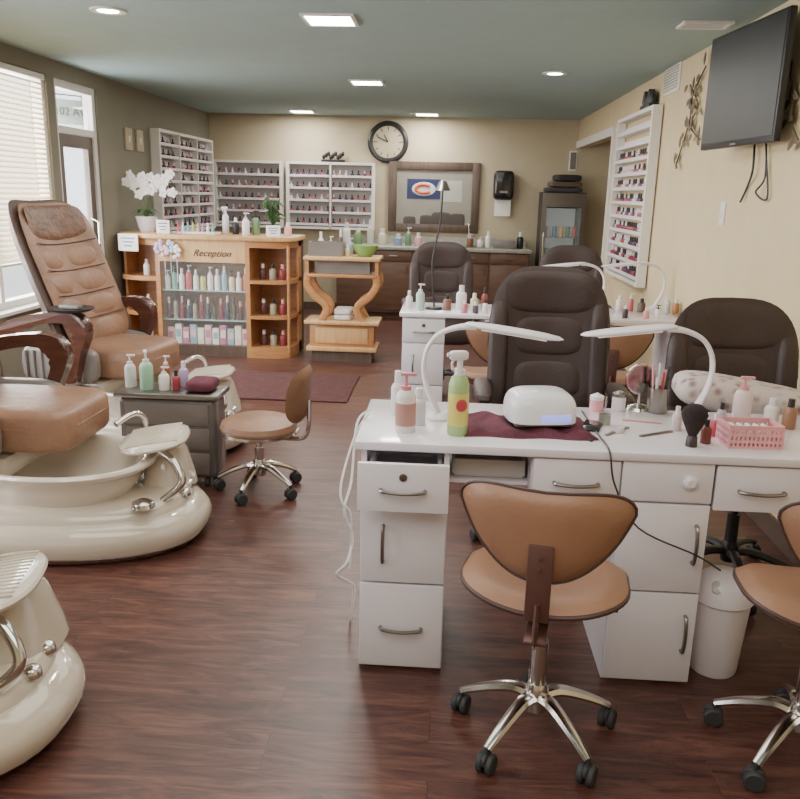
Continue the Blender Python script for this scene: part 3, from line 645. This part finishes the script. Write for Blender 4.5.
for i in range(12):
    k=order[i]; bottle('lotion_bottle',nm[k]+' '+rowlab,(RX-2.5+i*.066,RYf+.08,.605),[.17,.21,.19,.22,.18][i%5],.027,cm('row_'+nm[k],cols[k]),[M['white'],M['black']][i%4==1],['cap','pump'][i%3==0],group='bottles in the upper row of the reception case',seg=10)
dk=[(90,54,52),(130,50,60),(86,84,64),(160,152,136),(70,70,90)]; dn=['brown','dark red','olive','grey','navy']
for i in range(13):
    k=(i*3+i//4)%5; bottle('tall_bottle',dn[k]+' slim bottle in the middle row of the reception glass case',(RX-2.5+i*.0605,RYf+.09,.335),[.19,.22,.2,.17][i%4],.021,cm('mid_'+dn[k],dk[k]),[M['white'],M['black'],M['pink']][i%3],'cap',group='bottles in the middle row of the reception case',seg=10)
bc=[(230,190,200),(240,240,235),(200,120,150),(150,180,190),(235,225,200)]; bnm=['pink','white','magenta','pale blue','ivory']
for i in range(11):
    k=i%5; h=.15+.03*(i%2)
    t=thing('product_box',bnm[k]+' product box in the lowest row of the reception glass case','box',(RX-2.49+i*.07,RYf+.1,.1),0,'boxes in the lowest row of the reception case')
    MB().box((0,0,h/2),(.06,.05,h),.002).build('carton',cm('box_'+bnm[k],bc[k]),t); MB().box((0,-.0255,h*.55),(.045,.002,h*.4)).build('printed_panel',cm('box_'+bnm[(k+2)%5],bc[(k+2)%5]),t)
for z,lv in((.1,'bottom'),(.39,'middle'),(.71,'top')):
    for i in range(3): bottle('jar_bottle',['brown','grey','dark red'][i]+' squat bottle on the '+lv+' corner shelf of the reception',(RX-1.63+i*.09,RYf+.14,z),.14,.032,cm('mid_'+['brown','grey','dark red'][i],dk[0]),[M['white'],M['black'],M['pink']][i],'cap',seg=12)
for z,lv in((.1,'bottom'),(.4,'middle'),(.72,'top')):
    bottle('jar_bottle','small white bottle on the '+lv+' rounded end shelf of the reception',(RX-2.72,RYf+.16,z),.14,.03,cm('row_white',cols[1]),M['white'],'cap',seg=12)
def sign(p,w,h,label,rz=0,foot=True):
    t=thing('paper_sign',label,'sign',p,rz); q=MB().box((0,0,0),(w,.006,h),.001)
    if foot: q.box((0,.03,-h/2+.004),(w*.6,.06,.006))
    q.build('card',M['paper'],t)
    q=MB()
    for i in range(3): q.box((0,-.004,h*.25-i*h*.22),(w*(.7-.15*i),.001,h*.08))
    q.build('printed_lines',cm('sign_blue',(80,96,150)),t)
sign(V((RX-2.8,RYf-.045,1.02)),.19,.15,'small white card with blue lines fixed to the left front edge of the reception counter',-.12,False)
sign(V((RX-2.5,RYf+.02,1.1+.062)),.12,.12,'small white card standing on the reception counter above the hanging blossoms')
sign(V((RX-1.5,RYf+.0,1.152)),.13,.1,'small white card standing at the right end of the reception counter',-.1)
CT=1.1
def ct(px,py,Y): p=atY(px,py,Y); return V((p.x,Y,CT))
op=ct(147,225,RYf+.3)
orc=thing('orchid','white orchid in a pale pot at the left end of the reception counter','plant',op)
MB().lathe([(0,0),(.06,0),(.08,.05),(.1,.14),(.092,.14),(.085,.12),(0,.12)]).build('pot',M['white'],orc)
for sgn,ax in((-1,.1),(1,.14),(1,-.02),(1,.2)):
    P=[(0,0,.12),(sgn*.02,0,.28),(sgn*ax*.5,0,.44),(sgn*ax,.0,.5),(sgn*(ax+.06),0,.44)]
    st=MB().tube(P,.005,6,sm=5).build('stem',M['stem'],orc); C=catmull(P,5)
    for j in range(6):
        p=C[9+j*2]; q=MB(); q.M=Matrix.Translation(p+V((random.uniform(-.02,.02),-.02,random.uniform(-.1,.05))))@Matrix.Rotation(random.uniform(-.5,.5),4,'Z')
        for k in range(5):
            a=2*PI*k/5+.3; R=Matrix.Rotation(a,4,'Y'); q2=q.M.copy(); q.M=q.M@R; q.puff(lambda t_:(.021*math.cos(t_),.025*math.sin(t_)),lambda x,z:(x,-.15*abs(z),z+.025),(0,1,0),.004,nr=2,seg=10); q.M=q2
        q.sel((0,-.012,0),(.008,.01,.008),1,nu=8,nv=4); q.build('flower',M['petal'],st)
for k in range(6):
    a=k*1.05+.5; MB().tube([(0,0,.12),(math.cos(a)*.06,math.sin(a)*.06,.2),(math.cos(a)*.13,math.sin(a)*.13,.16)],[.008,.03,.004],8,sm=4,flat=.15).build('leaf',M['leaf'],orc)
pp=ct(273,232,RYf+.35); pl=thing('potted_plant','small green leafy plant in a dark pot on the reception counter','plant',pp)
MB().lathe([(0,0),(.05,0),(.065,.09),(.058,.09),(.05,.08),(0,.08)]).build('pot',M['taupe'],pl); q=MB()
for k in range(50):
    a=k*2.4; rr=.05+.12*random.random(); hh=.14+.18*random.random()
    q.tube([(0,0,.08),(math.cos(a)*rr*.5,math.sin(a)*rr*.5,hh),(math.cos(a)*rr,math.sin(a)*rr,hh*.9)],[.004,.018,.002],6,sm=3,flat=.2)
q.build('leaves',M['leaf'],pl)
bottle('lotion_bottle','white pump bottle on the reception counter near the plant',ct(246,236,RYf+.2),.2,.035,M['white'],M['white'],'pump')
bottle('lotion_bottle','green pump bottle on the reception counter beside the white one',ct(256,236,RYf+.28),.22,.036,cm('gpump',(120,150,110)),M['black'],'pump')
bottle('lotion_bottle','dark bottle on the reception counter left of the potted plant',ct(236,236,RYf+.3),.15,.03,M['black'],M['white'],'cap')
bottle('lotion_bottle','tall white spray bottle on the reception counter left of the dark bottle',ct(226,236,RYf+.35),.25,.03,M['white'],M['white'],'spray')
bottle('jar_bottle','pink squat bottle between the plant and the right card on the reception counter',ct(288,236,RYf+.3),.12,.035,M['pink'],M['white'],'cap')
tr_=thing('display_tray','low white tray of samples on the reception counter','tray',ct(197,238,RYf+.2))
MB().box((0,0,.01),(.4,.2,.02),.004).build('tray_base',M['white'],tr_)
for i in range(8): inst('sample',prof_mesh('sample_bottle',[(0,0),(.014,0),(.014,.04),(.008,.045),(.008,.08),(0,.08)],cm('row_'+nm[i],cols[i]),10),(-.16+i*.046,-.04,.02),tr_)
for i in range(4):
    cx=RX-2.53+i*.055; q=MB()
    for k in range(8): q.sel((random.uniform(-.025,.025),-.03,random.uniform(-.05,.05)),(.022,.012,.018),.8,nu=10,nv=6,R=Matrix.Rotation(k,3,'Y'))
    q.cyl((0,-.03,-.02),(0,-.03,-.24-.03*(i%2)),.003,seg=5)
    one('flower_ornament',['lilac','pink','pale blue','white'][i]+' blossom ornament hanging on the reception front','ornament',q,cm('orn%d'%i,[(190,170,210),(220,180,186),(170,190,210),(230,226,226)][i]),(cx,RYf-.01,.99-.04*(i%2)))
# ------------------------------------------------------------ etagere
EY=7.08
et=thing('display_stand','two tone wooden display stand with curved sides right of the reception','stand',(-.93,EY,0))
W=.68
MB().box((0,.18,.93),(W,.38,.035),.01).build('top',M['woodlt'],et)
MB().box((0,.18,.78),(W*.9,.34,.03),.006).build('shelf',M['wood'],et)
MB().box((0,.2,.855),(W*.72,.28,.115)).build('upper_box',M['greyflute'],et)
MB().box((0,.18,.36),(W,.37,.035),.01).build('shelf',M['woodlt'],et)
MB().box((0,.2,.24),(W*.86,.32,.2),.006).build('drawer_box',M['wood'],et)
MB().box((0,.035,.24),(W*.7,.012,.14),.003).build('drawer_front',M['woodlt'],et)
MB().box((0,.18,.12),(W*.94,.36,.04),.008).build('plinth',M['woodlt'],et)
MB().box((0,.18,.05),(W*.8,.3,.1)).build('base',M['wooddk'],et)
for s_ in(-1,1):
    for yy in(.04,.32): MB().tube([(s_*.3,yy,.79),(s_*.31,yy,.7),(s_*.25,yy,.6),(s_*.16,yy,.53),(s_*.14,yy,.46),(s_*.19,yy,.37)],.036,8,sm=6,flat=.6,up=(0,1,0)).build('curved_side',M['wood'],et)
    MB().box((s_*.31,.18,.86),(.03,.34,.13)).build('side_panel',M['wood'],et)
for i in range(2): one('folded_towel',['lower','upper'][i]+' white towel folded on the middle tier of the display stand','towel',MB().sel((0,0,.025),(.08,.13,.025),.4,.25,nu=20,nv=8),M['terry'],(-.93,EY+.18,.3785+i*.05))
one('grey_bin','grey plastic bin of polish tools on top of the display stand','bin',MB().box((0,0,.005),(.3,.2,.01)).box((-.15,0,.06),(.01,.2,.12)).box((.15,0,.06),(.01,.2,.12)).box((0,-.1,.06),(.3,.01,.12)).box((0,.1,.06),(.3,.01,.12)),M['greyflute'],(-1.08,EY+.14,.9475))
one('bowl','green plastic bowl on top of the display stand','bowl',MB().lathe([(0,0),(.06,0),(.11,.07),(.12,.1),(.112,.1),(.1,.07),(.055,.01),(0,.01)]),cm('greenbowl',(130,165,100)),(-.74,EY+.16,.9475))
for i,(dx,dy,h,r_,c,lb) in enumerate(((-.23,.3,.2,.026,(220,216,210),'white bottle at the back left of the display stand top'),(-.14,.31,.16,.024,(170,90,100),'rose bottle behind the grey bin on the display stand'),(-.05,.31,.22,.022,(90,80,80),'tall dark bottle behind the grey bin on the display stand'),(.04,.31,.15,.026,(150,180,190),'pale blue bottle behind the green bowl on the display stand'),(.04,.1,.1,.024,(216,190,150),'cream jar between the grey bin and the green bowl'))):
    bottle('stand_bottle',lb,(-.93+dx,EY+dy,.9475),h,r_,cm('stb%d'%i,c),M['white'],['cap','pump'][i%2],seg=12)
# ------------------------------------------------------------ polish racks
pcols=[(160,60,72),(190,90,104),(104,64,78),(214,176,180),(80,60,68),(180,86,70),(214,206,202),(124,76,102),(72,72,88)]
pn=['red','pink','plum','pale pink','black cherry','coral','white','purple','navy']
def polmesh(k,s=1.0):
    q=MB(); q.lathe([(0,0),(.019*s,0),(.021*s,.006),(.021*s,.036*s),(.009*s,.044*s),(0,.044*s)],seg=10); q.mi=1; q.lathe([(0,.044*s),(.009*s,.044*s),(.008*s,.08*s),(0,.08*s)],seg=8)
    return q.mesh('polish',[cm('polish_'+pn[k],pcols[k],.15),M['black'] if k%3 else M['white']])
PM=[polmesh(k) for k in range(9)]
def rack(label,loc,rz,w,h,rows,per,where,cols=1,depth=.09,skip=0,opn=False):
    r=thing('polish_rack',label,'rack',loc,rz)
    if not opn: MB().box((0,-.006,h/2),(w,.012,h)).build('back_panel',M['rackback'],r)
    for i in range(cols+1): MB().box((-w/2+.02+(w-.04)*i/cols,-depth/2-.012,h/2),(.04 if i in(0,cols) else .02,depth,h)).build('upright',M['trim'],r)
    for z in(.015,h-.015): MB().box((0,-depth/2-.012,z),(w-.08,depth,.03)).build('rail',M['trim'],r)
    cw=(w-.04)/cols
    Rz=Matrix.Rotation(rz,3,'Z')
    for i in range(rows):
        z=.05+(h-.08)*i/rows
        for c in range(cols):
            xc=-w/2+.02+cw*(c+.5); s_=MB().box((xc,-depth/2-.012,z),(cw-.045,depth*.9,.01)).box((xc,-depth-.006,z+.012),(cw-.045,.004,.022))
            if opn: s_.box((xc,-.01,z+.03),(cw-.045,.012,.07))
            s_.build('shelf',M['white'],r)
        if i>=rows-skip: continue
        for j in range(per):
            if random.random()<.04: continue
            c=int(j*cols/per); x=-w/2+.07+(w-.14)*j/(per-1)
            if cols>1:
                jj=j-c*per/cols; x=-w/2+.02+cw*c+cw*(jj+.5)*cols/per
            k=random.randrange(9)
            p=V(loc)+Rz@V((x,-depth*.55,z+.0055))
            inst('nail_polish_bottle',PM[k],p,label='tiny '+pn[k]+' nail polish bottle on the '+where,cat='bottle',group='polish bottles on the '+where)
Y0,Y1=8.3,10.2
rack('tall white three-bay polish rack on the left wall by the corner',(XL+.001,(Y0+Y1)/2,1.02),PI/2,Y1-Y0,1.06,8,12,'left wall rack',3)
a=atY(217,227,YB);b=atY(284,160,YB); rack('small white polish rack on the back wall left half',((a.x+b.x)/2,YB-.001,1.04),0,b.x-a.x,.82,5,10,'smaller back wall rack')
a=atY(288,227,YB);b=atY(376,160,YB); rack('wide white polish rack on the back wall left of the framed screen',((a.x+b.x)/2,YB-.001,1.04),0,b.x-a.x,.82,5,14,'wide back wall rack',2)
rack('tall open white polish rack on the yellow right wall beyond the television',(XR-.001,6.98,.84),-PI/2,1.3,1.34,11,16,'right wall rack',1,.07,2,True)
p=atY(333,156,YB-.08)
q=MB().box((0,0,.015),(.3,.06,.03),.005)
for k in range(9): q.sel((-.12+k*.03,0,.06+.02*(k%3)),(.022,.02,.03),.9,nu=10,nv=6)
one('ornament','black figurine ornament on top of the wide back wall rack','ornament',q,M['black'],(p.x,YB-.06,1.861))
q=MB().box((0,0,.015),(.07,.3,.03),.004)
for k in range(6): q.lathe([(0,.03),(.022,.03),(.028,.06),(.018,.1+.02*(k%3)),(.009,.13),(0,.13)],(0,-.12+k*.048,0),10)
one('ornament','row of small black vases on top of the right wall rack','ornament',q,M['black'],(XR-.045,6.65,2.181))
# ------------------------------------------------------------ clock
p=atY(388,142,YB-.03); ck=thing('wall_clock','round black wall clock with cream face above the framed screen','clock',(p.x,YB-.002,p.z))
MB().lathe([(.19,-.01),(.2,-.035),(.225,-.045),(.25,-.03),(.255,0),(.19,0)],seg=40,axis='y').build('rim',M['black'],ck)
MB().lathe([(0,0),(.195,0),(.195,-.012),(0,-.012)],seg=40,axis='y').build('dial',cm('clockface',(190,178,150)),ck)
q=MB()
for k in range(12):
    a=k*PI/6; q.box((math.sin(a)*.16,-.014,math.cos(a)*.16),(.01,.004,.035 if k%3 else .05),rot=Matrix.Rotation(a,3,'Y'))
q.build('hour_marks',M['black'],ck)
for L_,a,nmn in((.1,-.55,'hour_hand'),(.15,-1.15,'minute_hand')):
    MB().box((math.sin(a)*L_/2,-.018,math.cos(a)*L_/2),(.012,.004,L_),rot=Matrix.Rotation(a,3,'Y')).build(nmn,M['black'],ck)
# framed screen
a=atY(388,231,YB);b=atY(481,163,YB); cx=(a.x+b.x)/2; ww=b.x-a.x; z0,z1=a.z,b.z; hh=z1-z0
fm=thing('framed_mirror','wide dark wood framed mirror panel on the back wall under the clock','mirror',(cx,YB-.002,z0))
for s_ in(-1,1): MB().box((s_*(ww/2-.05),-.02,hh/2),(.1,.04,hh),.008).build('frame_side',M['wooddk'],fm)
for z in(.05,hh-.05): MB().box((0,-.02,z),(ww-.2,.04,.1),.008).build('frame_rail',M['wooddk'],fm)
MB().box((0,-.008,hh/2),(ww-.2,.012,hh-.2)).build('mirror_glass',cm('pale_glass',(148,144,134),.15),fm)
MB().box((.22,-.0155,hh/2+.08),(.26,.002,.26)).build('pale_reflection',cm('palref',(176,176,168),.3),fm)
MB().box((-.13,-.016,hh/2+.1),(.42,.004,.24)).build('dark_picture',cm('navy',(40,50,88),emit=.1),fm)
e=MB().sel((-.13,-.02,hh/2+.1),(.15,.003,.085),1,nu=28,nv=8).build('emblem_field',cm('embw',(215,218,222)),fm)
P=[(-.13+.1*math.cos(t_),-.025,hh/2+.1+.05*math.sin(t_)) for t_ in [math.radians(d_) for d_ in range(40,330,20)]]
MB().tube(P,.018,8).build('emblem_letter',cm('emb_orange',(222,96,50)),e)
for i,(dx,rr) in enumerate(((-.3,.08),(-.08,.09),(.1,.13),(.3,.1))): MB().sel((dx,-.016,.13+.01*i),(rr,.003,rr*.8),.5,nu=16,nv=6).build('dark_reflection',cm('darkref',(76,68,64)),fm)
a=atY(492,200,YB);b=atY(514,171,YB); td=thing('towel_dispenser','black paper towel dispenser with white towel on the back wall','dispenser',((a.x+b.x)/2,YB-.002,a.z))
MB().sel((0,-.1,(b.z-a.z)/2),((b.x-a.x)/2,.1,(b.z-a.z)/2),.35).build('housing',M['blackgloss'],td)
MB().box((0,-.11,-.09),(.2,.01,.2)).build('paper_towel',M['paper'],td)
MB().box((0,-.202,.1),(.1,.004,.03)).build('window_slot',M['greyflute'],td)
bc_=thing('back_counter','brown cabinet run with pale counter and sink along the back wall','counter',(0,YB-.02,0))
xa,xb=-1.35,.98
MB().box(((xa+xb)/2,-.29,.46),(xb-xa,.55,.76)).box(((xa+xb)/2,-.26,.04),(xb-xa-.04,.45,.08)).build('body',M['cab'],bc_)
MB().box(((xa+xb)/2,-.31,.86),(xb-xa+.04,.62,.04),.008).build('countertop',M['greystone'],bc_)
MB().box(((xa+xb)/2,-.012,.93),(xb-xa,.02,.1)).build('backsplash',M['greystone'],bc_)
for i in range(5):
    x=xa+.23+i*.464; dd=MB().box((x,-.575,.4),(.44,.02,.58),.004).build('door',M['cab'],bc_); MB().cyl((x+.17,-.6,.58),(x+.17,-.6,.66),.007,seg=8).build('handle',M['nickel'],dd)
    dd=MB().box((x,-.575,.77),(.44,.02,.12),.004).build('drawer',M['cab'],bc_); MB().cyl((x-.05,-.6,.77),(x+.05,-.6,.77),.007,seg=8).build('handle',M['nickel'],dd)
MB().box((.25,-.3,.883),(.5,.4,.006)).box((.25,-.3,.884),(.44,.34,.008)).build('sink',M['nickel'],bc_)
MB().tube([(.25,-.08,.88),(.25,-.08,1.1),(.25,-.14,1.16),(.25,-.22,1.1)],.014,8,sm=5).build('faucet',M['chrome'],bc_)
def bcx(px): return atY(px,246,YB-.35).x
for px,h,r,lb,c,kd in((346,.26,.05,'white jug at the left of the back counter',(225,225,220),'cap'),(358,.2,.05,'green bottle on the back counter near the bowl',(120,150,104),'cap'),(470,.16,.04,'brown soap bottle by the back counter sink',(120,80,50),'pump'),(480,.13,.035,'white soap bottle by the back counter sink',(225,220,215),'pump'),(520,.2,.04,'black bottle on the back counter by the fridge',(40,40,40),'cap'),(370,.3,.04,'tall pale bottle on the back counter under the rack',(200,200,190),'cap'),(382,.2,.05,'squat cream bottle on the back counter right of the tall pale one',(215,205,180),'cap'),(398,.14,.05,'short blue bottle on the back counter under the framed mirror',(130,150,180),'cap'),(408,.22,.04,'tall green bottle beside the short blue one on the back counter',(110,140,110),'pump'),(418,.16,.045,'pink bottle on the back counter under the framed mirror',(210,160,160),'cap'),(488,.2,.035,'tall white bottle right of the soap on the back counter',(230,228,222),'cap')):
    bottle('counter_bottle',lb,(bcx(px),YB-.32,.88),h,r,cm('cb_%d'%px,c),M['white'],kd,seg=12)
one('bread_box','flat grey box on the back counter below the dispenser','box',MB().box((0,0,.05),(.26,.22,.1),.012),M['greyflute'],(bcx(504),YB-.32,.88))
a=atY(538,246,YB-.45); b=atY(585,193,YB-.45)
fw=b.x-a.x; fh=b.z; fr=thing('display_fridge','black glass door drinks fridge in the back right corner','fridge',((a.x+b.x)/2+.02,YB-.42,0))
MB().box((0,.37,fh/2),(fw,.02,fh)).box((-fw/2+.02,.18,fh/2),(.04,.4,fh)).box((fw/2-.02,.18,fh/2),(.04,.4,fh)).box((0,.18,fh-.05),(fw-.08,.4,.1)).box((0,.18,.06),(fw-.08,.4,.12)).build('cabinet',M['black'],fr)
q=MB()
for s_ in(-1,1): q.box((s_*(fw/2-.025),-.04,fh/2),(.05,.03,fh-.02))
q.box((0,-.04,fh-.09),(fw-.1,.03,.16)).box((0,-.04,.08),(fw-.1,.03,.14)); dd=q.build('door',M['nickel'],fr)
MB().box((0,-.04,fh/2-.01),(fw-.1,.006,fh-.34)).build('pane',M['glassthin'],dd); MB().cyl((-fw/2+.03,-.07,fh*.4),(-fw/2+.03,-.07,fh*.7),.01,seg=8).build('handle',M['chrome'],dd)
MB().box((0,.355,fh/2-.01),(fw-.12,.008,fh-.36)).build('lit_liner',cm('fridgeliner',(180,185,185),emit=.25),fr)
for i in range(4):
    z=.25+i*.26; MB().box((0,.15,z),(fw-.1,.32,.008)).build('wire_shelf',M['nickel'],fr)
    for j in range(5):
        k=(i*2+j)%5; inst('drink_can',prof_mesh('drink_can',[(0,0),(.026,0),(.03,.01),(.03,.12),(.024,.13),(0,.13)],cm('can%d'%k,[(190,60,60),(220,220,225),(80,120,170),(220,180,90),(80,140,100)][k],.3),12),(fr.location.x-fw/2+.1+j*(fw-.2)/4,YB-.36,z+.004),label=['red','silver','blue','yellow','green'][k]+' drink can behind the fridge glass on the '+['bottom','second','third','top'][i]+' shelf',cat='can',group='drink cans in the fridge')
zz=fh
for i,(sx,sz,lb,cc) in enumerate(((.23,.03,'wide dark folded cloth at the bottom of the pile on the fridge',(70,64,66)),(.2,.035,'brown folded cloth in the middle of the pile on the fridge',(98,80,70)),(.16,.04,'small black bundle topmost on the fridge',(54,50,54)))):
    one('folded_bundle',lb,'bundle',MB().sel((0,0,sz),(sx,.12,sz),.4,.3,nu=22,nv=8),cm('bund%d'%i,cc,.8),(fr.location.x+.02*i,YB-.24,zz),.1*i); zz+=2*sz
def d2(px,py): return atZ(px,py,ZT)
led_lamp(d2(654,309),PI,'white curved desk lamp on the second desk near the polish rack',.85)
led_lamp(d2(594,311),PI+.05,'white curved desk lamp on the second desk behind the tall brown chair',.85)
sp=thing('floor_lamp','slim black adjustable lamp rising at the left of the second desk','lamp',d2(434,309))
MB().lathe([(0,0),(.06,0),(.05,.015),(0,.02)]).build('base',M['black'],sp)
MB().tube([(0,0,.02),(-.02,0,.3),(.02,0,.55),(.03,.0,.78)],.006,8,sm=5).build('arm',M['black'],sp)
MB().lathe([(0,.03),(.02,.03),(.05,-.03),(.045,-.03),(.018,.024),(0,.024)],(.03,0,.78)).build('lamp_shade',M['nickel'],sp)
specs=[(420,310,.17,.028,(180,204,190),'pump','mint pump bottle at the left end of the second desk'),(409,309,.12,.022,(225,220,220),'cap','white bottle at the very left corner of the second desk'),(447,310,.1,.028,(130,90,80),'cap','brown jar bottle left of the tall cup on the second desk'),(461,308,.15,.035,(230,228,225),'cap','tall white cup bottle on the second desk'),(474,310,.11,.026,(200,190,150),'cap','cream bottle on the second desk left of the tall brown chair'),(484,309,.14,.02,(150,70,70),'cap','slim red bottle on the second desk left of the tall brown chair'),(619,310,.1,.025,(225,220,215),'cap','white bottle on the second desk right of the tall brown chair'),(630,311,.12,.02,(190,100,110),'pump','rose pump bottle on the second desk near the lamp'),(641,312,.09,.026,(90,70,65),'cap','dark jar bottle on the second desk near the lamp'),(666,313,.12,.024,(200,200,205),'pump','silver pump bottle on the second desk right of the lamp'),(675,314,.1,.022,(170,120,80),'cap','amber bottle on the second desk right of the lamp'),(686,314,.08,.025,(235,200,200),'cap','blush bottle at the wall end of the second desk')]
for i,(px,py,h,r,c,kd,lb) in enumerate(specs): bottle('salon_bottle',lb,d2(px,py),h,r,cm('sb%d'%i,c),[M['white'],M['black']][i%3==2],kd,seg=14)
for i,(x,h,r,c,kd,lb) in enumerate(((.12,.08,.02,(190,120,130),'cap','little rose bottle in front of the tall white cup on the second desk'),(.19,.07,.018,(80,70,90),'cap','little dark bottle near the front edge of the second desk'),(.25,.09,.02,(236,230,226),'cap','little white bottle near the front edge of the second desk'),(1.13,.08,.018,(70,60,66),'cap','little black bottle at the front of the second desk near the rack'),(1.26,.07,.02,(220,150,150),'cap','little pink bottle at the front of the second desk near the rack'),(1.33,.09,.018,(236,232,228),'pump','little white pump bottle at the front of the second desk near the rack'))):
    bottle('salon_bottle',lb,(x,YD2+.05,ZT),h,r,cm('sc%d'%i,c),[M['white'],M['black']][i%3==2],kd,seg=14)
cloth('hand_towel','white towel laid flat on the middle of the second desk','towel',M['terry'],V((.5,YD2+.2,ZT)),.35,.22,.012,0)
# ------------------------------------------------------------ television, wall art
A=V((1.385,4.72,0)); B=V((1.47,3.9,0)); c=(A+B)/2; ang=math.atan2((B-A).y,(B-A).x)
tv=thing('television','black flat television mounted high on the yellow right wall','television',(c.x,c.y,1.77),ang)
L_=.82; Ht=.57
MB().box((0,.0,Ht/2),(L_,.035,Ht),.008).build('housing',M['black'],tv)
MB().box((0,-.019,Ht/2+.008),(L_-.03,.002,Ht-.045)).build('screen',M['screen'],tv)
MB().box((0,.03,Ht/2),(.2,.02,.2)).tube([(0,.03,Ht/2),(.02,.06,Ht/2),(0,.085,Ht/2)],.014,8).build('wall_bracket',M['black'],tv)
MB().box((0,-.0195,.012),(.06,.003,.008)).build('badge',M['greyflute'],tv)
q=MB(); q.tube([(XR-.02,4.35,1.8),(XR-.03,4.3,1.66),(XR-.01,4.4,1.58),(XR-.02,4.45,1.5)],.006,6,sm=6)
one('cable','left black cable dangling below the wall television','cable',q,M['black'])
q=MB(); q.tube([(XR-.02,4.2,1.8),(XR-.02,4.15,1.62),(XR-.03,4.22,1.55),(XR-.015,4.1,1.52),(XR-.02,4.16,1.7)],.005,6,sm=6)
one('cable','right looped black cable dangling below the wall television','cable',q,M['black'])
def vine(pts,label,n):
    P=[atX(px,py,XR-.02) for px,py in pts]; q=MB(); q.tube(P,.005,6,sm=6)
    v=one('wall_art',label,'wall art',q,M['gold']); C=catmull(P,6)
    for i in range(n):
        q=MB(); p=C[int(i*(len(C)-1)/(n-1))]; a=i*2.1
        q.M=Matrix.Translation(p)@Matrix.Rotation(a,4,'X')
        q.puff(lambda t_:(.018*math.cos(t_),.04*math.sin(t_)),lambda x,z:(-.01-.3*abs(x),x,z+.045),(1,0,0),.004,nr=2,seg=10)
        q.build('leaf',M['gold'],v)
vine([(676,165),(684,140),(690,118),(693,95),(706,66)],'bronze vine wall ornament left of the television',16)
vine([(700,140),(690,125),(698,105),(690,85)],'shorter bronze vine curling beside the television',12)
vine([(786,60),(795,90),(790,115),(798,140)],'bronze vine wall ornament at the right edge behind the television',12)
p=atX(673,79,XR); v=thing('wall_vent','white louvred vent high on the right wall above the vine ornament','vent',(XR,p.y,p.z))
MB().box((-.006,0,0),(.012,.42,.2),.004).build('frame',M['trim'],v); q=MB()
for i in range(8): q.box((-.014,0,-.07+i*.02),(.006,.36,.008),rot=Matrix.Rotation(.5,3,'Y'))
q.build('louvres',cm('ventgrey',(170,165,150)),v)
p=atX(723,214,XR); v=thing('light_switch','white light switch plate on the right wall','switch',(XR,p.y,p.z))
MB().box((-.004,0,0),(.008,.08,.13),.003).build('plate',M['trim'],v); MB().box((-.01,0,0),(.008,.02,.04),.002).build('toggle',M['white'],v)
for dy,lb in((-.14,'nearer'),(.14,'farther')):
    p=atX(133,140,XL); v=thing('switch_box',lb+' cream switch box of two on the left wall beside the polish rack','switch',(XL,p.y+dy,p.z))
    MB().box((.011,0,0),(.02,.16,.2),.004).build('cover',M['wall_b'],v); MB().box((.022,0,0),(.006,.04,.06),.002).build('toggle',M['trim'],v)
p=atY(573,161,YB); v=thing('alcove_vent','small grey vent on the back wall above the fridge','vent',(p.x,YB,p.z))
MB().box((0,-.006,0),(.1,.012,.24),.003).build('frame',M['trim'],v); MB().box((0,-.014,0),(.07,.004,.2)).build('grille',M['greyflute'],v)
# ------------------------------------------------------------ lights
def area(loc,rot,sx,sy,e,col):
    l=bpy.data.lights.new('added_area_light','AREA'); l.shape='RECTANGLE'; l.size=sx; l.size_y=sy; l.energy=e; l.color=col
    o=bpy.data.objects.new('added_area_light',l); COL.objects.link(o); o.location=loc; o.rotation_euler=rot; return o
area((XL-.6,5.8,1.5),(0,-PI/2,0),1.5,2.6,280,(.99,.98,.97))  # area lights added outside the windows to stand for daylight
area((XL-.6,2.35,1.5),(0,-PI/2,0),1.5,3.7,215,(.99,.98,.97))
for y_,e_ in((.3,62),(3.2,46),(6.2,36),(8.8,25)):
    area((-.6,y_,ZC-.03),(0,0,0),2.6,2.0,e_,(1,.95,.87))  # broad soft fill added under the ceiling, no fixtures here
l=bpy.data.lights.new('alcove_point_light','POINT'); l.energy=1.5; l.color=(1,.9,.76); l.shadow_soft_size=.1
o=bpy.data.objects.new('alcove_point_light',l); COL.objects.link(o); o.location=(1.95,9.0,2.2)  # bare point light inside the alcove, no fixture modelled
wd=bpy.data.worlds.new('world'); bpy.context.scene.world=wd; wd.use_nodes=True
bg=wd.node_tree.nodes['Background']; bg.inputs[0].default_value=(.88,.94,1,1); bg.inputs[1].default_value=3.5
